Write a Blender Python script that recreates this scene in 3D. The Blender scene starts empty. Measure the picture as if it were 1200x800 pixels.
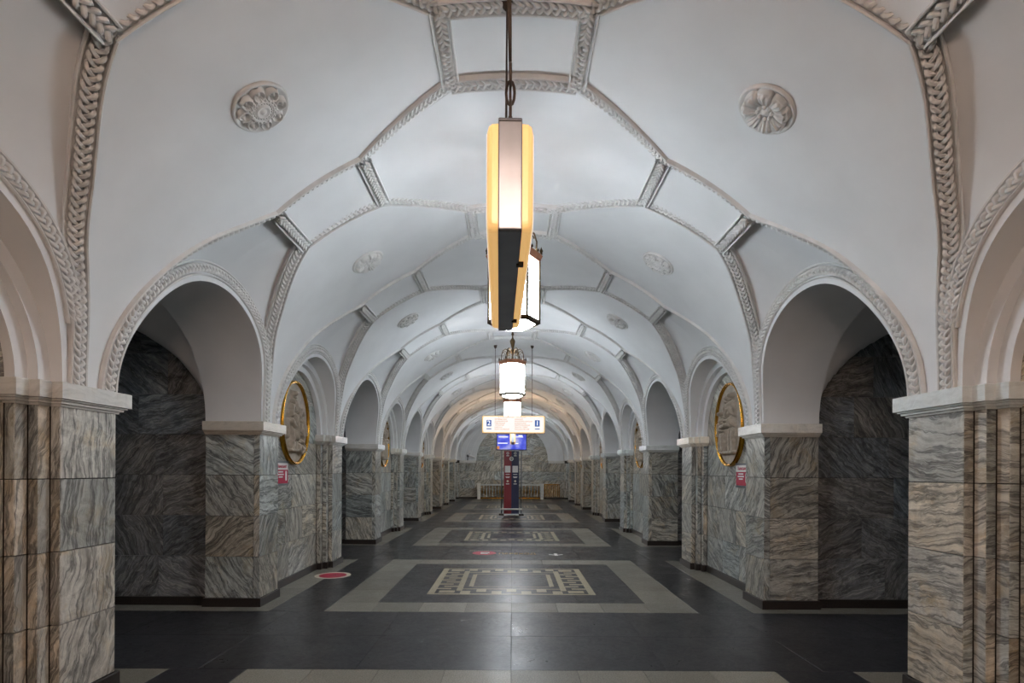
import bpy, math, random
import numpy as np
from mathutils import Matrix, Vector

random.seed(7)
S = bpy.context.scene
COL = S.collection
PI = math.pi

# ------------------------------------------------------------------ camera
EYE = 1.635
cam_d = bpy.data.cameras.new('camera')
cam = bpy.data.objects.new('camera', cam_d)
COL.objects.link(cam)
cam_d.sensor_fit = 'HORIZONTAL'
cam_d.sensor_width = 36.0
cam_d.lens = 36.0 * 650.0 / 1200.0
cam_d.shift_y = 151.0 / 1200.0
cam_d.clip_start = 0.05
cam_d.clip_end = 200
cam.matrix_world = Matrix.Translation((0, 0, EYE)) @ Matrix.Rotation(PI / 2, 4, 'X') @ Matrix.Rotation(math.radians(0.27), 4, 'Z')
S.camera = cam
# ------------------------------------------------------------------ world, exposure
w = bpy.data.worlds.new('world')
S.world = w
w.use_nodes = True
w.node_tree.nodes['Background'].inputs[0].default_value = (0, 0, 0, 1)
w.node_tree.nodes['Background'].inputs[1].default_value = 0.0
S.view_settings.view_transform = 'Standard'
S.view_settings.look = 'None'
S.view_settings.gamma = 1.0
S.view_settings.use_curve_mapping = False
S.view_settings.exposure = 0.0
PANE_E = 39.0      # lantern glass
BULB_E = 4.0     # lantern bulb under the open top
SIGN_E = 0.95       # glow of the light boxes
TUBE_E = 34.0       # platform lamps

# ------------------------------------------------------------------ materials
def srgb(r, g, b):
    f = lambda c: (c / 255 / 12.92) if c / 255 <= 0.04045 else ((c / 255 + 0.055) / 1.055) ** 2.4
    return (f(r), f(g), f(b), 1)

def new_mat(name):
    m = bpy.data.materials.new(name)
    m.use_nodes = True
    nt = m.node_tree
    b = nt.nodes['Principled BSDF']
    return m, nt, b

def N(nt, typ, **kw):
    n = nt.nodes.new(typ)
    for k, v in kw.items():
        setattr(n, k, v)
    return n

def ramp(nt, stops):
    r = nt.nodes.new('ShaderNodeValToRGB')
    e = r.color_ramp.elements
    while len(e) < len(stops):
        e.new(0.5)
    for el, (p, c) in zip(e, stops):
        el.position = p
        el.color = c
    return r

def simple(name, col, rough=0.5, metal=0.0, noise=0.0, nscale=8.0, bump=0.0, spec=0.5, emit=None, es=0.0, world_space=False):
    m, nt, b = new_mat(name)
    b.inputs['Roughness'].default_value = rough
    b.inputs['Metallic'].default_value = metal
    b.inputs['Specular IOR Level'].default_value = spec
    b.inputs['Base Color'].default_value = col
    if noise or bump:
        tc = N(nt, 'ShaderNodeTexCoord')
        nz = N(nt, 'ShaderNodeTexNoise')
        nz.inputs['Scale'].default_value = nscale
        nz.inputs['Detail'].default_value = 6
        if world_space:
            gm = N(nt, 'ShaderNodeNewGeometry')
            nt.links.new(gm.outputs['Position'], nz.inputs['Vector'])
        else:
            nt.links.new(tc.outputs['Object'], nz.inputs['Vector'])
        if noise:
            lo = tuple(c * (1 - noise) for c in col[:3]) + (1,)
            hi = tuple(min(1, c * (1 + noise)) for c in col[:3]) + (1,)
            r = ramp(nt, [(0.3, lo), (0.7, hi)])
            nt.links.new(nz.outputs['Fac'], r.inputs['Fac'])
            nt.links.new(r.outputs['Color'], b.inputs['Base Color'])
        if bump:
            bp = N(nt, 'ShaderNodeBump')
            bp.inputs['Strength'].default_value = bump
            bp.inputs['Distance'].default_value = 0.01
            nt.links.new(nz.outputs['Fac'], bp.inputs['Height'])
            nt.links.new(bp.outputs['Normal'], b.inputs['Normal'])
    if emit:
        b.inputs['Emission Color'].default_value = emit
        b.inputs['Emission Strength'].default_value = es
    return m

def marble(name, tones, rough=0.28, scale=1.2, ochre=0.7, light=0.55, vein=0.6, vein_col=(0.02, 0.02, 0.025, 1)):
    """banded stone: every slab takes its own cut, turn and tone from the object's random number"""
    m, nt, b = new_mat(name)
    L = nt.links.new
    tc = N(nt, 'ShaderNodeTexCoord')
    oi = N(nt, 'ShaderNodeObjectInfo')
    wn = N(nt, 'ShaderNodeTexWhiteNoise', noise_dimensions='1D')
    L(oi.outputs['Random'], wn.inputs['W'])
    off = N(nt, 'ShaderNodeVectorMath', operation='SCALE')
    off.inputs['Scale'].default_value = 40.0
    L(wn.outputs['Color'], off.inputs[0])
    add = N(nt, 'ShaderNodeVectorMath', operation='ADD')
    L(tc.outputs['Object'], add.inputs[0])
    # turn about the slab's own normal
    ang = N(nt, 'ShaderNodeMath', operation='MULTIPLY_ADD')
    at = N(nt, 'ShaderNodeAttribute', attribute_type='OBJECT', attribute_name='turn')
    L(at.outputs['Fac'], ang.inputs[0])
    ang.inputs[1].default_value = 1.0
    ang.inputs[2].default_value = 0.0
    rot = N(nt, 'ShaderNodeVectorRotate', rotation_type='AXIS_ANGLE')
    rot.inputs['Axis'].default_value = (0, 1, 0)
    L(tc.outputs['Object'], rot.inputs['Vector'])
    L(ang.outputs[0], rot.inputs['Angle'])
    L(rot.outputs['Vector'], add.inputs[0])
    L(off.outputs['Vector'], add.inputs[1])
    # warp
    wz = N(nt, 'ShaderNodeTexNoise')
    wz.inputs['Scale'].default_value = 1.7 * scale
    wz.inputs['Detail'].default_value = 4
    wz.inputs['Roughness'].default_value = 0.55
    L(add.outputs['Vector'], wz.inputs['Vector'])
    sub = N(nt, 'ShaderNodeVectorMath', operation='SUBTRACT')
    L(wz.outputs['Color'], sub.inputs[0])
    sub.inputs[1].default_value = (0.5, 0.5, 0.5)
    sc = N(nt, 'ShaderNodeVectorMath', operation='SCALE')
    sc.inputs['Scale'].default_value = 0.30 / scale
    L(sub.outputs['Vector'], sc.inputs[0])
    ad2 = N(nt, 'ShaderNodeVectorMath', operation='ADD')
    L(add.outputs['Vector'], ad2.inputs[0])
    L(sc.outputs['Vector'], ad2.inputs[1])
    mp = N(nt, 'ShaderNodeMapping')
    mp.inputs['Scale'].default_value = (0.85 * scale, 0.85 * scale, 8.0 * scale)
    L(ad2.outputs['Vector'], mp.inputs['Vector'])
    nz = N(nt, 'ShaderNodeTexNoise')
    nz.inputs['Scale'].default_value = 1.5
    nz.inputs['Detail'].default_value = 9
    nz.inputs['Roughness'].default_value = 0.68
    L(mp.outputs['Vector'], nz.inputs['Vector'])
    r = ramp(nt, tones)
    # cloudy patches that break the banding
    cl = N(nt, 'ShaderNodeTexNoise')
    cl.inputs['Scale'].default_value = 5.5 * scale
    cl.inputs['Detail'].default_value = 10
    cl.inputs['Roughness'].default_value = 0.7
    cl.inputs['Distortion'].default_value = 1.6
    L(ad2.outputs['Vector'], cl.inputs['Vector'])
    pm = N(nt, 'ShaderNodeTexNoise')
    pm.inputs['Scale'].default_value = 1.6 * scale
    pm.inputs['Detail'].default_value = 3
    L(add.outputs['Vector'], pm.inputs['Vector'])
    pr = ramp(nt, [(0.40, (0.12, 0.12, 0.12, 1)), (0.62, (0.75, 0.75, 0.75, 1))])
    L(pm.outputs['Fac'], pr.inputs['Fac'])
    fm = N(nt, 'ShaderNodeMix', data_type='FLOAT')
    L(pr.outputs['Color'], fm.inputs['Factor'])
    L(nz.outputs['Fac'], fm.inputs['A'])
    L(cl.outputs['Fac'], fm.inputs['B'])
    L(fm.outputs['Result'], r.inputs['Fac'])
    # dark veins: thin ridges of a second noise
    nv = N(nt, 'ShaderNodeTexNoise')
    nv.inputs['Scale'].default_value = 1.1
    nv.inputs['Detail'].default_value = 7
    nv.inputs['Roughness'].default_value = 0.6
    nv.inputs['Distortion'].default_value = 0.4
    L(mp.outputs['Vector'], nv.inputs['Vector'])
    d = N(nt, 'ShaderNodeMath', operation='SUBTRACT')
    L(nv.outputs['Fac'], d.inputs[0])
    d.inputs[1].default_value = 0.5
    ab = N(nt, 'ShaderNodeMath', operation='ABSOLUTE')
    L(d.outputs[0], ab.inputs[0])
    vr = ramp(nt, [(0.0, (vein, vein, vein, 1)), (0.045, (0, 0, 0, 1))])
    L(ab.outputs[0], vr.inputs['Fac'])
    # ochre stains
    oc = N(nt, 'ShaderNodeTexNoise')
    oc.inputs['Scale'].default_value = 3.1 * scale
    oc.inputs['Detail'].default_value = 6
    oc.inputs['Roughness'].default_value = 0.65
    L(ad2.outputs['Vector'], oc.inputs['Vector'])
    orr = ramp(nt, [(0.52, (0, 0, 0, 1)), (0.70, (ochre, ochre, ochre, 1))])
    L(oc.outputs['Fac'], orr.inputs['Fac'])
    om = N(nt, 'ShaderNodeMix', data_type='RGBA', blend_type='MULTIPLY')
    L(orr.outputs['Color'], om.inputs['Factor'])
    L(r.outputs['Color'], om.inputs['A'])
    om.inputs['B'].default_value = (1.0, 0.80, 0.52, 1)
    # light hairlines
    lv = N(nt, 'ShaderNodeTexNoise')
    lv.inputs['Scale'].default_value = 2.3
    lv.inputs['Detail'].default_value = 8
    lv.inputs['Roughness'].default_value = 0.62
    lv.inputs['Distortion'].default_value = 0.8
    L(mp.outputs['Vector'], lv.inputs['Vector'])
    ld = N(nt, 'ShaderNodeMath', operation='SUBTRACT')
    L(lv.outputs['Fac'], ld.inputs[0]); ld.inputs[1].default_value = 0.53
    la = N(nt, 'ShaderNodeMath', operation='ABSOLUTE')
    L(ld.outputs[0], la.inputs[0])
    lr = ramp(nt, [(0.0, (light, light, light, 1)), (0.03, (0, 0, 0, 1))])
    L(la.outputs[0], lr.inputs['Fac'])
    lm = N(nt, 'ShaderNodeMix', data_type='RGBA')
    L(lr.outputs['Color'], lm.inputs['Factor'])
    L(om.outputs['Result'], lm.inputs['A'])
    lm.inputs['B'].default_value = (0.62, 0.61, 0.57, 1)
    mx = N(nt, 'ShaderNodeMix', data_type='RGBA')
    L(vr.outputs['Color'], mx.inputs['Factor'])
    L(lm.outputs['Result'], mx.inputs['A'])
    mx.inputs['B'].default_value = vein_col
    # tone of the single slab
    tn = N(nt, 'ShaderNodeHueSaturation')
    val = N(nt, 'ShaderNodeMath', operation='MULTIPLY_ADD')
    L(oi.outputs['Random'], val.inputs[0])
    val.inputs[1].default_value = 0.5
    val.inputs[2].default_value = 0.98
    L(val.outputs[0], tn.inputs['Value'])
    L(mx.outputs['Result'], tn.inputs['Color'])
    # warm or cool cast of the single slab
    cast = ramp(nt, [(0.0, (0.90, 1.0, 1.05, 1)), (0.5, (1, 1, 0.98, 1)), (1.0, (1.06, 0.99, 0.88, 1))])
    L(wn.outputs['Value'], cast.inputs['Fac'])
    mu = N(nt, 'ShaderNodeMix', data_type='RGBA', blend_type='MULTIPLY')
    mu.inputs['Factor'].default_value = 1.0
    L(tn.outputs['Color'], mu.inputs['A'])
    L(cast.outputs['Color'], mu.inputs['B'])
    L(mu.outputs['Result'], b.inputs['Base Color'])
    b.inputs['Roughness'].default_value = rough
    return m

def g(v, t=(1, 1, 1)):
    return (v * t[0], v * t[1], v * t[2], 1)

M = {}
M['plaster'] = simple('plaster', srgb(221, 222, 223), 0.85, noise=0.05, nscale=1.7, bump=0.04, spec=0.2, world_space=True)
M['stucco'] = simple('stucco', srgb(212, 211, 209), 0.8, noise=0.08, nscale=9, spec=0.25, world_space=True)
M['marble'] = marble('marble', [(0.27, g(0.05)), (0.39, g(0.16, (1, 1.0, 0.93))), (0.49, g(0.30, (1, 0.98, 0.90))), (0.60, g(0.46, (1, 0.99, 0.93))), (0.75, g(0.66, (1, 1, 0.96)))], vein=0.75)
M['marble_tan'] = marble('marble_tan', [(0.27, g(0.08, (1, .93, .86))), (0.39, g(0.24, (1, .93, .84))), (0.49, g(0.38, (1, 0.945, 0.86))), (0.60, g(0.54, (1, 0.955, 0.88))), (0.75, g(0.68, (1, .96, 0.9)))], vein=0.7)
M['marble_dark'] = marble('marble_dark', [(0.27, g(0.02)), (0.42, g(0.085, (1, 1.0, 1.02))), (0.54, g(0.19, (.97, 1, 1.06))), (0.66, g(0.32, (1, 1, 1))), (0.8, g(0.55))], vein=0.6, ochre=0.3, light=0.35)
M['impost'] = marble('impost', [(0.3, g(0.40, (1, .99, .97))), (0.5, g(0.56, (1, .99, .96))), (0.7, g(0.66, (1, .99, .97)))], rough=0.25, vein=0.12, ochre=0.2, light=0.2, vein_col=(0.2, 0.2, 0.2, 1))
M['core'] = simple('mortar', srgb(52, 48, 44), 0.9)
M['base'] = simple('base_granite', srgb(48, 41, 38), 0.3, noise=0.3, nscale=60)
def granite(name, col, rough):
    m, nt, b = new_mat(name)
    L = nt.links.new
    tc = N(nt, 'ShaderNodeTexCoord')
    oi = N(nt, 'ShaderNodeObjectInfo')
    n1 = N(nt, 'ShaderNodeTexNoise')
    n1.inputs['Scale'].default_value = 90
    n1.inputs['Detail'].default_value = 3
    L(tc.outputs['Object'], n1.inputs['Vector'])
    n2 = N(nt, 'ShaderNodeTexNoise')
    n2.inputs['Scale'].default_value = 2.3
    n2.inputs['Detail'].default_value = 7
    n2.inputs['Roughness'].default_value = 0.7
    n2.inputs['Distortion'].default_value = 0.6
    L(tc.outputs['Object'], n2.inputs['Vector'])
    r = ramp(nt, [(0.3, tuple(c * .65 for c in col[:3]) + (1,)), (0.7, tuple(c * 1.35 for c in col[:3]) + (1,))])
    L(n1.outputs['Fac'], r.inputs['Fac'])
    tn = N(nt, 'ShaderNodeHueSaturation')
    v = N(nt, 'ShaderNodeMath', operation='MULTIPLY_ADD')
    L(oi.outputs['Random'], v.inputs[0])
    v.inputs[1].default_value = 0.35
    v.inputs[2].default_value = 0.82
    L(v.outputs[0], tn.inputs['Value'])
    L(r.outputs['Color'], tn.inputs['Color'])
    L(tn.outputs['Color'], b.inputs['Base Color'])
    n3 = N(nt, 'ShaderNodeTexNoise')
    n3.inputs['Scale'].default_value = 9.0
    n3.inputs['Detail'].default_value = 9
    n3.inputs['Roughness'].default_value = 0.75
    n3.inputs['Distortion'].default_value = 2.2
    gm = N(nt, 'ShaderNodeNewGeometry')
    L(gm.outputs['Position'], n3.inputs['Vector'])
    mm = N(nt, 'ShaderNodeMath', operation='MULTIPLY_ADD')
    L(n3.outputs['Fac'], mm.inputs[0]); mm.inputs[1].default_value = 0.9
    mh = N(nt, 'ShaderNodeMath', operation='MULTIPLY_ADD')
    L(n2.outputs['Fac'], mh.inputs[0]); mh.inputs[1].default_value = 0.6; mh.inputs[2].default_value = -0.25
    L(mh.outputs[0], mm.inputs[2])
    rr = ramp(nt, [(0.3, (rough - .08,) * 3 + (1,)), (0.7, (rough + .12,) * 3 + (1,))])
    L(mm.outputs[0], rr.inputs['Fac'])
    L(rr.outputs['Color'], b.inputs['Roughness'])
    b.inputs['Specular IOR Level'].default_value = 0.3
    return m
M['floor_dark'] = granite('floor_dark', srgb(42, 42, 45), 0.33)
M['floor_light'] = granite('floor_light', srgb(118, 114, 104), 0.38)
M['inlay'] = granite('inlay_stone', srgb(158, 148, 124), 0.38)
M['gold'] = simple('gilt', srgb(190, 140, 50), 0.25, 1.0, noise=0.12, nscale=10)
M['relief'] = simple('relief_stone', srgb(160, 147, 132), 0.6, noise=0.22, nscale=14, bump=0.25)
M['bronze'] = simple('bronze', srgb(86, 70, 48), 0.4, 0.9, noise=0.2, nscale=20)
M['copper'] = simple('copper', srgb(176, 120, 92), 0.35, 0.9, noise=0.2, nscale=20)
M['iron'] = simple('iron', srgb(74, 62, 54), 0.55, 0.7, noise=0.2, nscale=30)
M['steel'] = simple('steel', srgb(128, 131, 137), 0.36, 0.9, noise=0.12, nscale=6)
M['dark_metal'] = simple('dark_metal', srgb(40, 36, 34), 0.45, 0.6, noise=0.2)
M['pane'] = simple('opal_glass', (0.9, 0.9, 0.9, 1), 0.3, emit=(0.845, 0.93, 1.0, 1), es=PANE_E)
M['bowl'] = simple('opal_bowl', (0.9, 0.9, 0.9, 1), 0.3, emit=(0.845, 0.93, 1.0, 1), es=PANE_E * 1.8)
M['pane_warm'] = simple('opal_glass_warm', (0.9, 0.9, 0.9, 1), 0.3, emit=(1.0, 0.72, 0.57, 1), es=PANE_E * 1.3)
M['pane_amber'] = simple('opal_glass_amber', (0.9, 0.9, 0.9, 1), 0.3, emit=(1.0, 0.72, 0.48, 1), es=PANE_E)
M['bulb'] = simple('bulb_glow', (1, 1, 1, 1), 0.3, emit=(0.90, 0.95, 1.0, 1), es=BULB_E)
M['amber'] = simple('amber_acrylic', srgb(226, 190, 130), 0.3, emit=(1.0, 0.58, 0.20, 1), es=0.62)
M['sign_face'] = simple('sign_face', (0.12, 0.115, 0.11, 1), 0.9, spec=0.0, emit=(1.0, 0.955, 0.91, 1), es=SIGN_E)
M['sign_orange'] = simple('sign_orange', srgb(120, 70, 30), 0.4, emit=(1.0, 0.36, 0.04, 1), es=0.5)
M['sign_blue'] = simple('sign_blue', srgb(16, 60, 130), 0.4, emit=(0.02, 0.11, 0.36, 1), es=0.5)
M['sign_white'] = simple('sign_white', (0.3, 0.3, 0.3, 1), 0.4, emit=(1, 1, 1, 1), es=1.0)
M['red'] = simple('red_print', srgb(120, 16, 30), 0.4, noise=0.06, nscale=4)
M['navy'] = simple('navy_print', srgb(24, 30, 66), 0.4, noise=0.06, nscale=4)
M['white_print'] = simple('white_print', srgb(225, 222, 220), 0.5, noise=0.04, nscale=5)
M['crimson'] = simple('crimson_print', srgb(178, 14, 60), 0.45, noise=0.05, nscale=6)
M['cream_print'] = simple('cream_print', srgb(210, 200, 180), 0.5, noise=0.08, nscale=8)
M['gold_print'] = simple('gold_print', srgb(196, 160, 90), 0.5, noise=0.08, nscale=8)
M['tube'] = simple('platform_lamp_glow', (1, 1, 1, 1), 0.3, emit=(.82, .92, 1, 1), es=TUBE_E)
# screen: lit picture in blue tones
def screen_mat():
    m, nt, b = new_mat('screen_picture')
    L = nt.links.new
    tc = N(nt, 'ShaderNodeTexCoord')
    nz = N(nt, 'ShaderNodeTexNoise')
    nz.inputs['Scale'].default_value = 3.2
    nz.inputs['Detail'].default_value = 3
    L(tc.outputs['Object'], nz.inputs['Vector'])
    r = ramp(nt, [(0.35, (0.03, 0.05, 0.75, 1)), (0.5, (0.10, 0.14, 0.95, 1)), (0.62, (0.40, 0.42, 1.0, 1)), (0.8, (0.8, 0.8, 1, 1))])
    L(nz.outputs['Fac'], r.inputs['Fac'])
    b.inputs['Base Color'].default_value = (0.02, 0.02, 0.05, 1)
    L(r.outputs['Color'], b.inputs['Emission Color'])
    b.inputs['Emission Strength'].default_value = 0.75
    return m
M['screen'] = screen_mat()

# ------------------------------------------------------------------ mesh helpers
class MB:
    """collects pieces of one mesh"""
    def __init__(s):
        s.v = []; s.f = []; s.sm = []; s.n = 0
    def add(s, v, f, smooth=False):
        v = np.asarray(v, float).reshape(-1, 3)
        s.v.append(v)
        for q in f:
            s.f.append(tuple(int(i) + s.n for i in q))
            s.sm.append(smooth)
        s.n += len(v)
        return s
    def box(s, x0, x1, y0, y1, z0, z1):
        v = [(x, y, z) for x in (x0, x1) for y in (y0, y1) for z in (z0, z1)]
        return s.add(v, [(0, 1, 3, 2), (4, 6, 7, 5), (0, 4, 5, 1), (2, 3, 7, 6), (0, 2, 6, 4), (1, 5, 7, 3)])
    def grid(s, P, smooth=True, flip=False):
        """P: (n, m, 3)"""
        n, m = P.shape[:2]
        f = []
        for i in range(n - 1):
            for j in range(m - 1):
                q = (i * m + j, i * m + j + 1, (i + 1) * m + j + 1, (i + 1) * m + j)
                f.append(q[::-1] if flip else q)
        return s.add(P.reshape(-1, 3), f, smooth)
    def lathe(s, prof, seg=16, origin=(0, 0, 0), smooth=True, start=0.0, mat=None):
        """prof: (r, z) about +Z"""
        n = len(prof)
        v = []
        for k in range(seg):
            a = start + 2 * PI * k / seg
            for r, z in prof:
                v.append((r * math.cos(a), r * math.sin(a), z))
        v = np.array(v)
        if mat is not None:
            v = v @ np.array(mat.to_3x3()).T
        v = v + np.array(origin)
        f = []
        for k in range(seg):
            k2 = (k + 1) % seg
            for i in range(n - 1):
                f.append((k * n + i, k2 * n + i, k2 * n + i + 1, k * n + i + 1))
        return s.add(v, f, smooth)
    def tube(s, pts, r, seg=6, caps=True, smooth=True):
        pts = np.array(pts, float)
        n = len(pts)
        rr = np.broadcast_to(np.array(r, float), (n,))
        T = np.gradient(pts, axis=0)
        T /= np.linalg.norm(T, axis=1)[:, None] + 1e-12
        up = np.array([0, 0, 1.0]) if abs(T[0][2]) < 0.9 else np.array([1.0, 0, 0])
        P = np.zeros((n, seg, 3))
        for i in range(n):
            a = np.cross(up, T[i]); a /= np.linalg.norm(a) + 1e-12
            b = np.cross(T[i], a)
            up = b
            for k in range(seg):
                t = 2 * PI * k / seg
                P[i, k] = pts[i] + rr[i] * (math.cos(t) * a + math.sin(t) * b)
        f = []
        for i in range(n - 1):
            for k in range(seg):
                k2 = (k + 1) % seg
                f.append((i * seg + k, i * seg + k2, (i + 1) * seg + k2, (i + 1) * seg + k))
        if caps:
            f.append(tuple(range(seg))[::-1])
            f.append(tuple((n - 1) * seg + k for k in range(seg)))
        return s.add(P.reshape(-1, 3), f, smooth)
    def prism(s, poly, a0, a1, frame):
        """convex polygon (u, v) extruded from depth a0 to a1; frame(u, v, a) -> point"""
        n = len(poly)
        v = [frame(u, t, a0) for u, t in poly] + [frame(u, t, a1) for u, t in poly]
        f = [tuple(range(n)), tuple(range(2 * n - 1, n - 1, -1))]
        for i in range(n):
            j = (i + 1) % n
            f.append((j, i, n + i, n + j))
        return s.add(v, f)
    def mesh(s, name, mirror=None):
        V = np.vstack(s.v)
        F = s.f
        if mirror:
            V = V * np.array(mirror)
            if mirror[0] * mirror[1] * mirror[2] < 0:
                F = [q[::-1] for q in F]
        me = bpy.data.meshes.new(name)
        me.from_pydata(V.tolist(), [], F)
        me.polygons.foreach_set('use_smooth', np.array(s.sm, dtype=bool))
        me.update()
        return me

def ob(name, me, mat, parent=None, loc=(0, 0, 0), rot=(0, 0, 0), kind=None):
    if isinstance(me, MB):
        me = me.mesh(name)
    if len(me.materials) == 0 and mat is not None:
        me.materials.append(M[mat])
    o = bpy.data.objects.new(name, me)
    COL.objects.link(o)
    o.location = loc
    o.rotation_euler = rot
    if parent is not None:
        o.parent = parent
    if kind:
        o['kind'] = kind
    return o

def empty(name, label=None, cat=None, loc=(0, 0, 0), rot=(0, 0, 0), group=None, kind=None, parent=None):
    o = bpy.data.objects.new(name, None)
    COL.objects.link(o)
    o.location = loc
    o.rotation_euler = rot
    o.empty_display_size = 0.1
    tag(o, label, cat, group, kind)
    if parent is not None:
        o.parent = parent
    return o

def tag(o, label=None, cat=None, group=None, kind=None):
    if label: o['label'] = label
    if cat: o['category'] = cat
    if group: o['group'] = group
    if kind: o['kind'] = kind
    return o

def copy_tree(o, parent=None):
    c = o.copy()
    COL.objects.link(c)
    c.parent = parent
    for ch in list(o.children):
        copy_tree(ch, c)
    return c

def clip_convex(poly, conv):
    """Sutherland-Hodgman: poly clipped by the counter-clockwise convex polygon conv"""
    out = list(poly)
    n = len(conv)
    for i in range(n):
        ax, ay = conv[i]; bx, by = conv[(i + 1) % n]
        inp, out = out, []
        if not inp:
            break
        side = lambda p: (bx - ax) * (p[1] - ay) - (by - ay) * (p[0] - ax)
        for k in range(len(inp)):
            p, q = inp[k], inp[(k + 1) % len(inp)]
            sp, sq = side(p), side(q)
            if sp >= -1e-9:
                out.append(p)
            if (sp > 1e-9 and sq < -1e-9) or (sp < -1e-9 and sq > 1e-9):
                t = sp / (sp - sq)
                out.append((p[0] + t * (q[0] - p[0]), p[1] + t * (q[1] - p[1])))
    res = []
    for p in out:
        if not res or abs(p[0] - res[-1][0]) + abs(p[1] - res[-1][1]) > 1e-5:
            res.append(p)
    if len(res) > 1 and abs(res[0][0] - res[-1][0]) + abs(res[0][1] - res[-1][1]) < 1e-5:
        res.pop()
    return res if len(res) >= 3 else []

# ------------------------------------------------------------------ measures of the hall
W = 3.0            # half width
ZS = 2.2           # top of the imposts, where the vault springs
B = 2.51           # rise of the vault
PER = 5.586        # pylon to pylon
OPH, NIH = 1.46, 1.333   # half lengths of the bays over an opening and over a niche
OPR, NIR = 1.20, 1.076   # arch radii
OP0 = 5.40         # centre of the first opening in front of the camera
OPEN = [OP0 + PER * k for k in range(-2, 5)]
NICHE = [OP0 + PER * (k + 0.5) for k in range(-2, 5)]
BACK = OPEN[0] - OPH
END = NICHE[-1] + NIH
XB = 5.85          # far end of the passages

PH1, PH2, PH3 = math.acos(2.15 / W), math.acos(1.36 / W), math.acos(0.50 / W)
A1, A2, A3 = 0.33, 0.376, 1.035
H1 = B * math.sin(PH1)
RH = [0, .3, .55, .73, .878, 1.174, 1.376, 1.573, H1]
RS = [1.315, 1.285, 1.205, 1.13, 1.04, .87, .70, .48, A1]

def rib_s(ph, R):
    h = B * math.sin(ph)
    if ph <= PH1:
        s = float(np.interp(h, RH, RS))
        return s - (OPR - R) * (1 - h / H1)
    if ph <= PH2:
        return A1 + (A2 - A1) * (ph - PH1) / (PH2 - PH1)
    return A2 + (A3 - A2) * (ph - PH2) / (PH3 - PH2)
# smooth the measured curve once
_hs = np.linspace(0, H1, 60)
_ss = np.interp(_hs, RH, RS)
for _ in range(30):
    _ss[1:-1] = 0.25 * _ss[:-2] + 0.5 * _ss[1:-1] + 0.25 * _ss[2:]
RH, RS = list(_hs), list(_ss)

def E(ph, s, lift=0.0):
    n = np.array([math.cos(ph) / W, 0, math.sin(ph) / B])
    n /= np.linalg.norm(n)
    return np.array([W * math.cos(ph), s, ZS + B * math.sin(ph)]) - n * lift

def En(ph):
    n = np.array([math.cos(ph) / W, 0, math.sin(ph) / B])
    return -n / np.linalg.norm(n)

HM = 0.73
BW = 0.145
def rib_tilt(ph):
    h = B * math.sin(ph)
    if ph <= PH1:
        k = min(1, max(0, (h - 0.45) / 0.60))
        k = k * k * (3 - 2 * k)
        return math.radians(42) * k - math.radians(10) * max(0, (h - 1.05) / (H1 - 1.05))
    return math.radians(32) - math.radians(16) * min(1, (ph - PH1) / (PH3 - PH1))

def rib_pt(ph, R, across):
    """point of the rib's ground; across 0: edge on the smooth vault, 1: edge on the lunette; the rib turns its face to the lunette"""
    t = rib_tilt(ph)
    n = En(ph)
    p = E(ph, rib_s(ph, R) + BW / 2)
    return p + across * BW * (np.array([0, -1.0, 0]) * math.cos(t) - n * math.sin(t))

def rib_nm(ph):
    t = rib_tilt(ph)
    n = En(ph) * math.cos(t) + np.array([0, -1.0, 0]) * math.sin(t)
    return n / np.linalg.norm(n)

def xfront(h):
    drop = W - W * math.cos(math.asin(min(h, B * .999) / B))
    return W - 0.17 * math.tanh(drop / 0.17)

# ------------------------------------------------------------------ braided bands
def resample(P, Nn, step):
    d = np.r_[0, np.cumsum(np.linalg.norm(np.diff(P, axis=0), axis=1))]
    n = max(3, int(d[-1] / step) + 1)
    t = np.linspace(0, d[-1], n)
    Q = np.stack([np.interp(t, d, P[:, k]) for k in range(3)], 1)
    R = np.stack([np.interp(t, d, Nn[:, k]) for k in range(3)], 1)
    R /= np.linalg.norm(R, axis=1)[:, None]
    return Q, R, t

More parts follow.
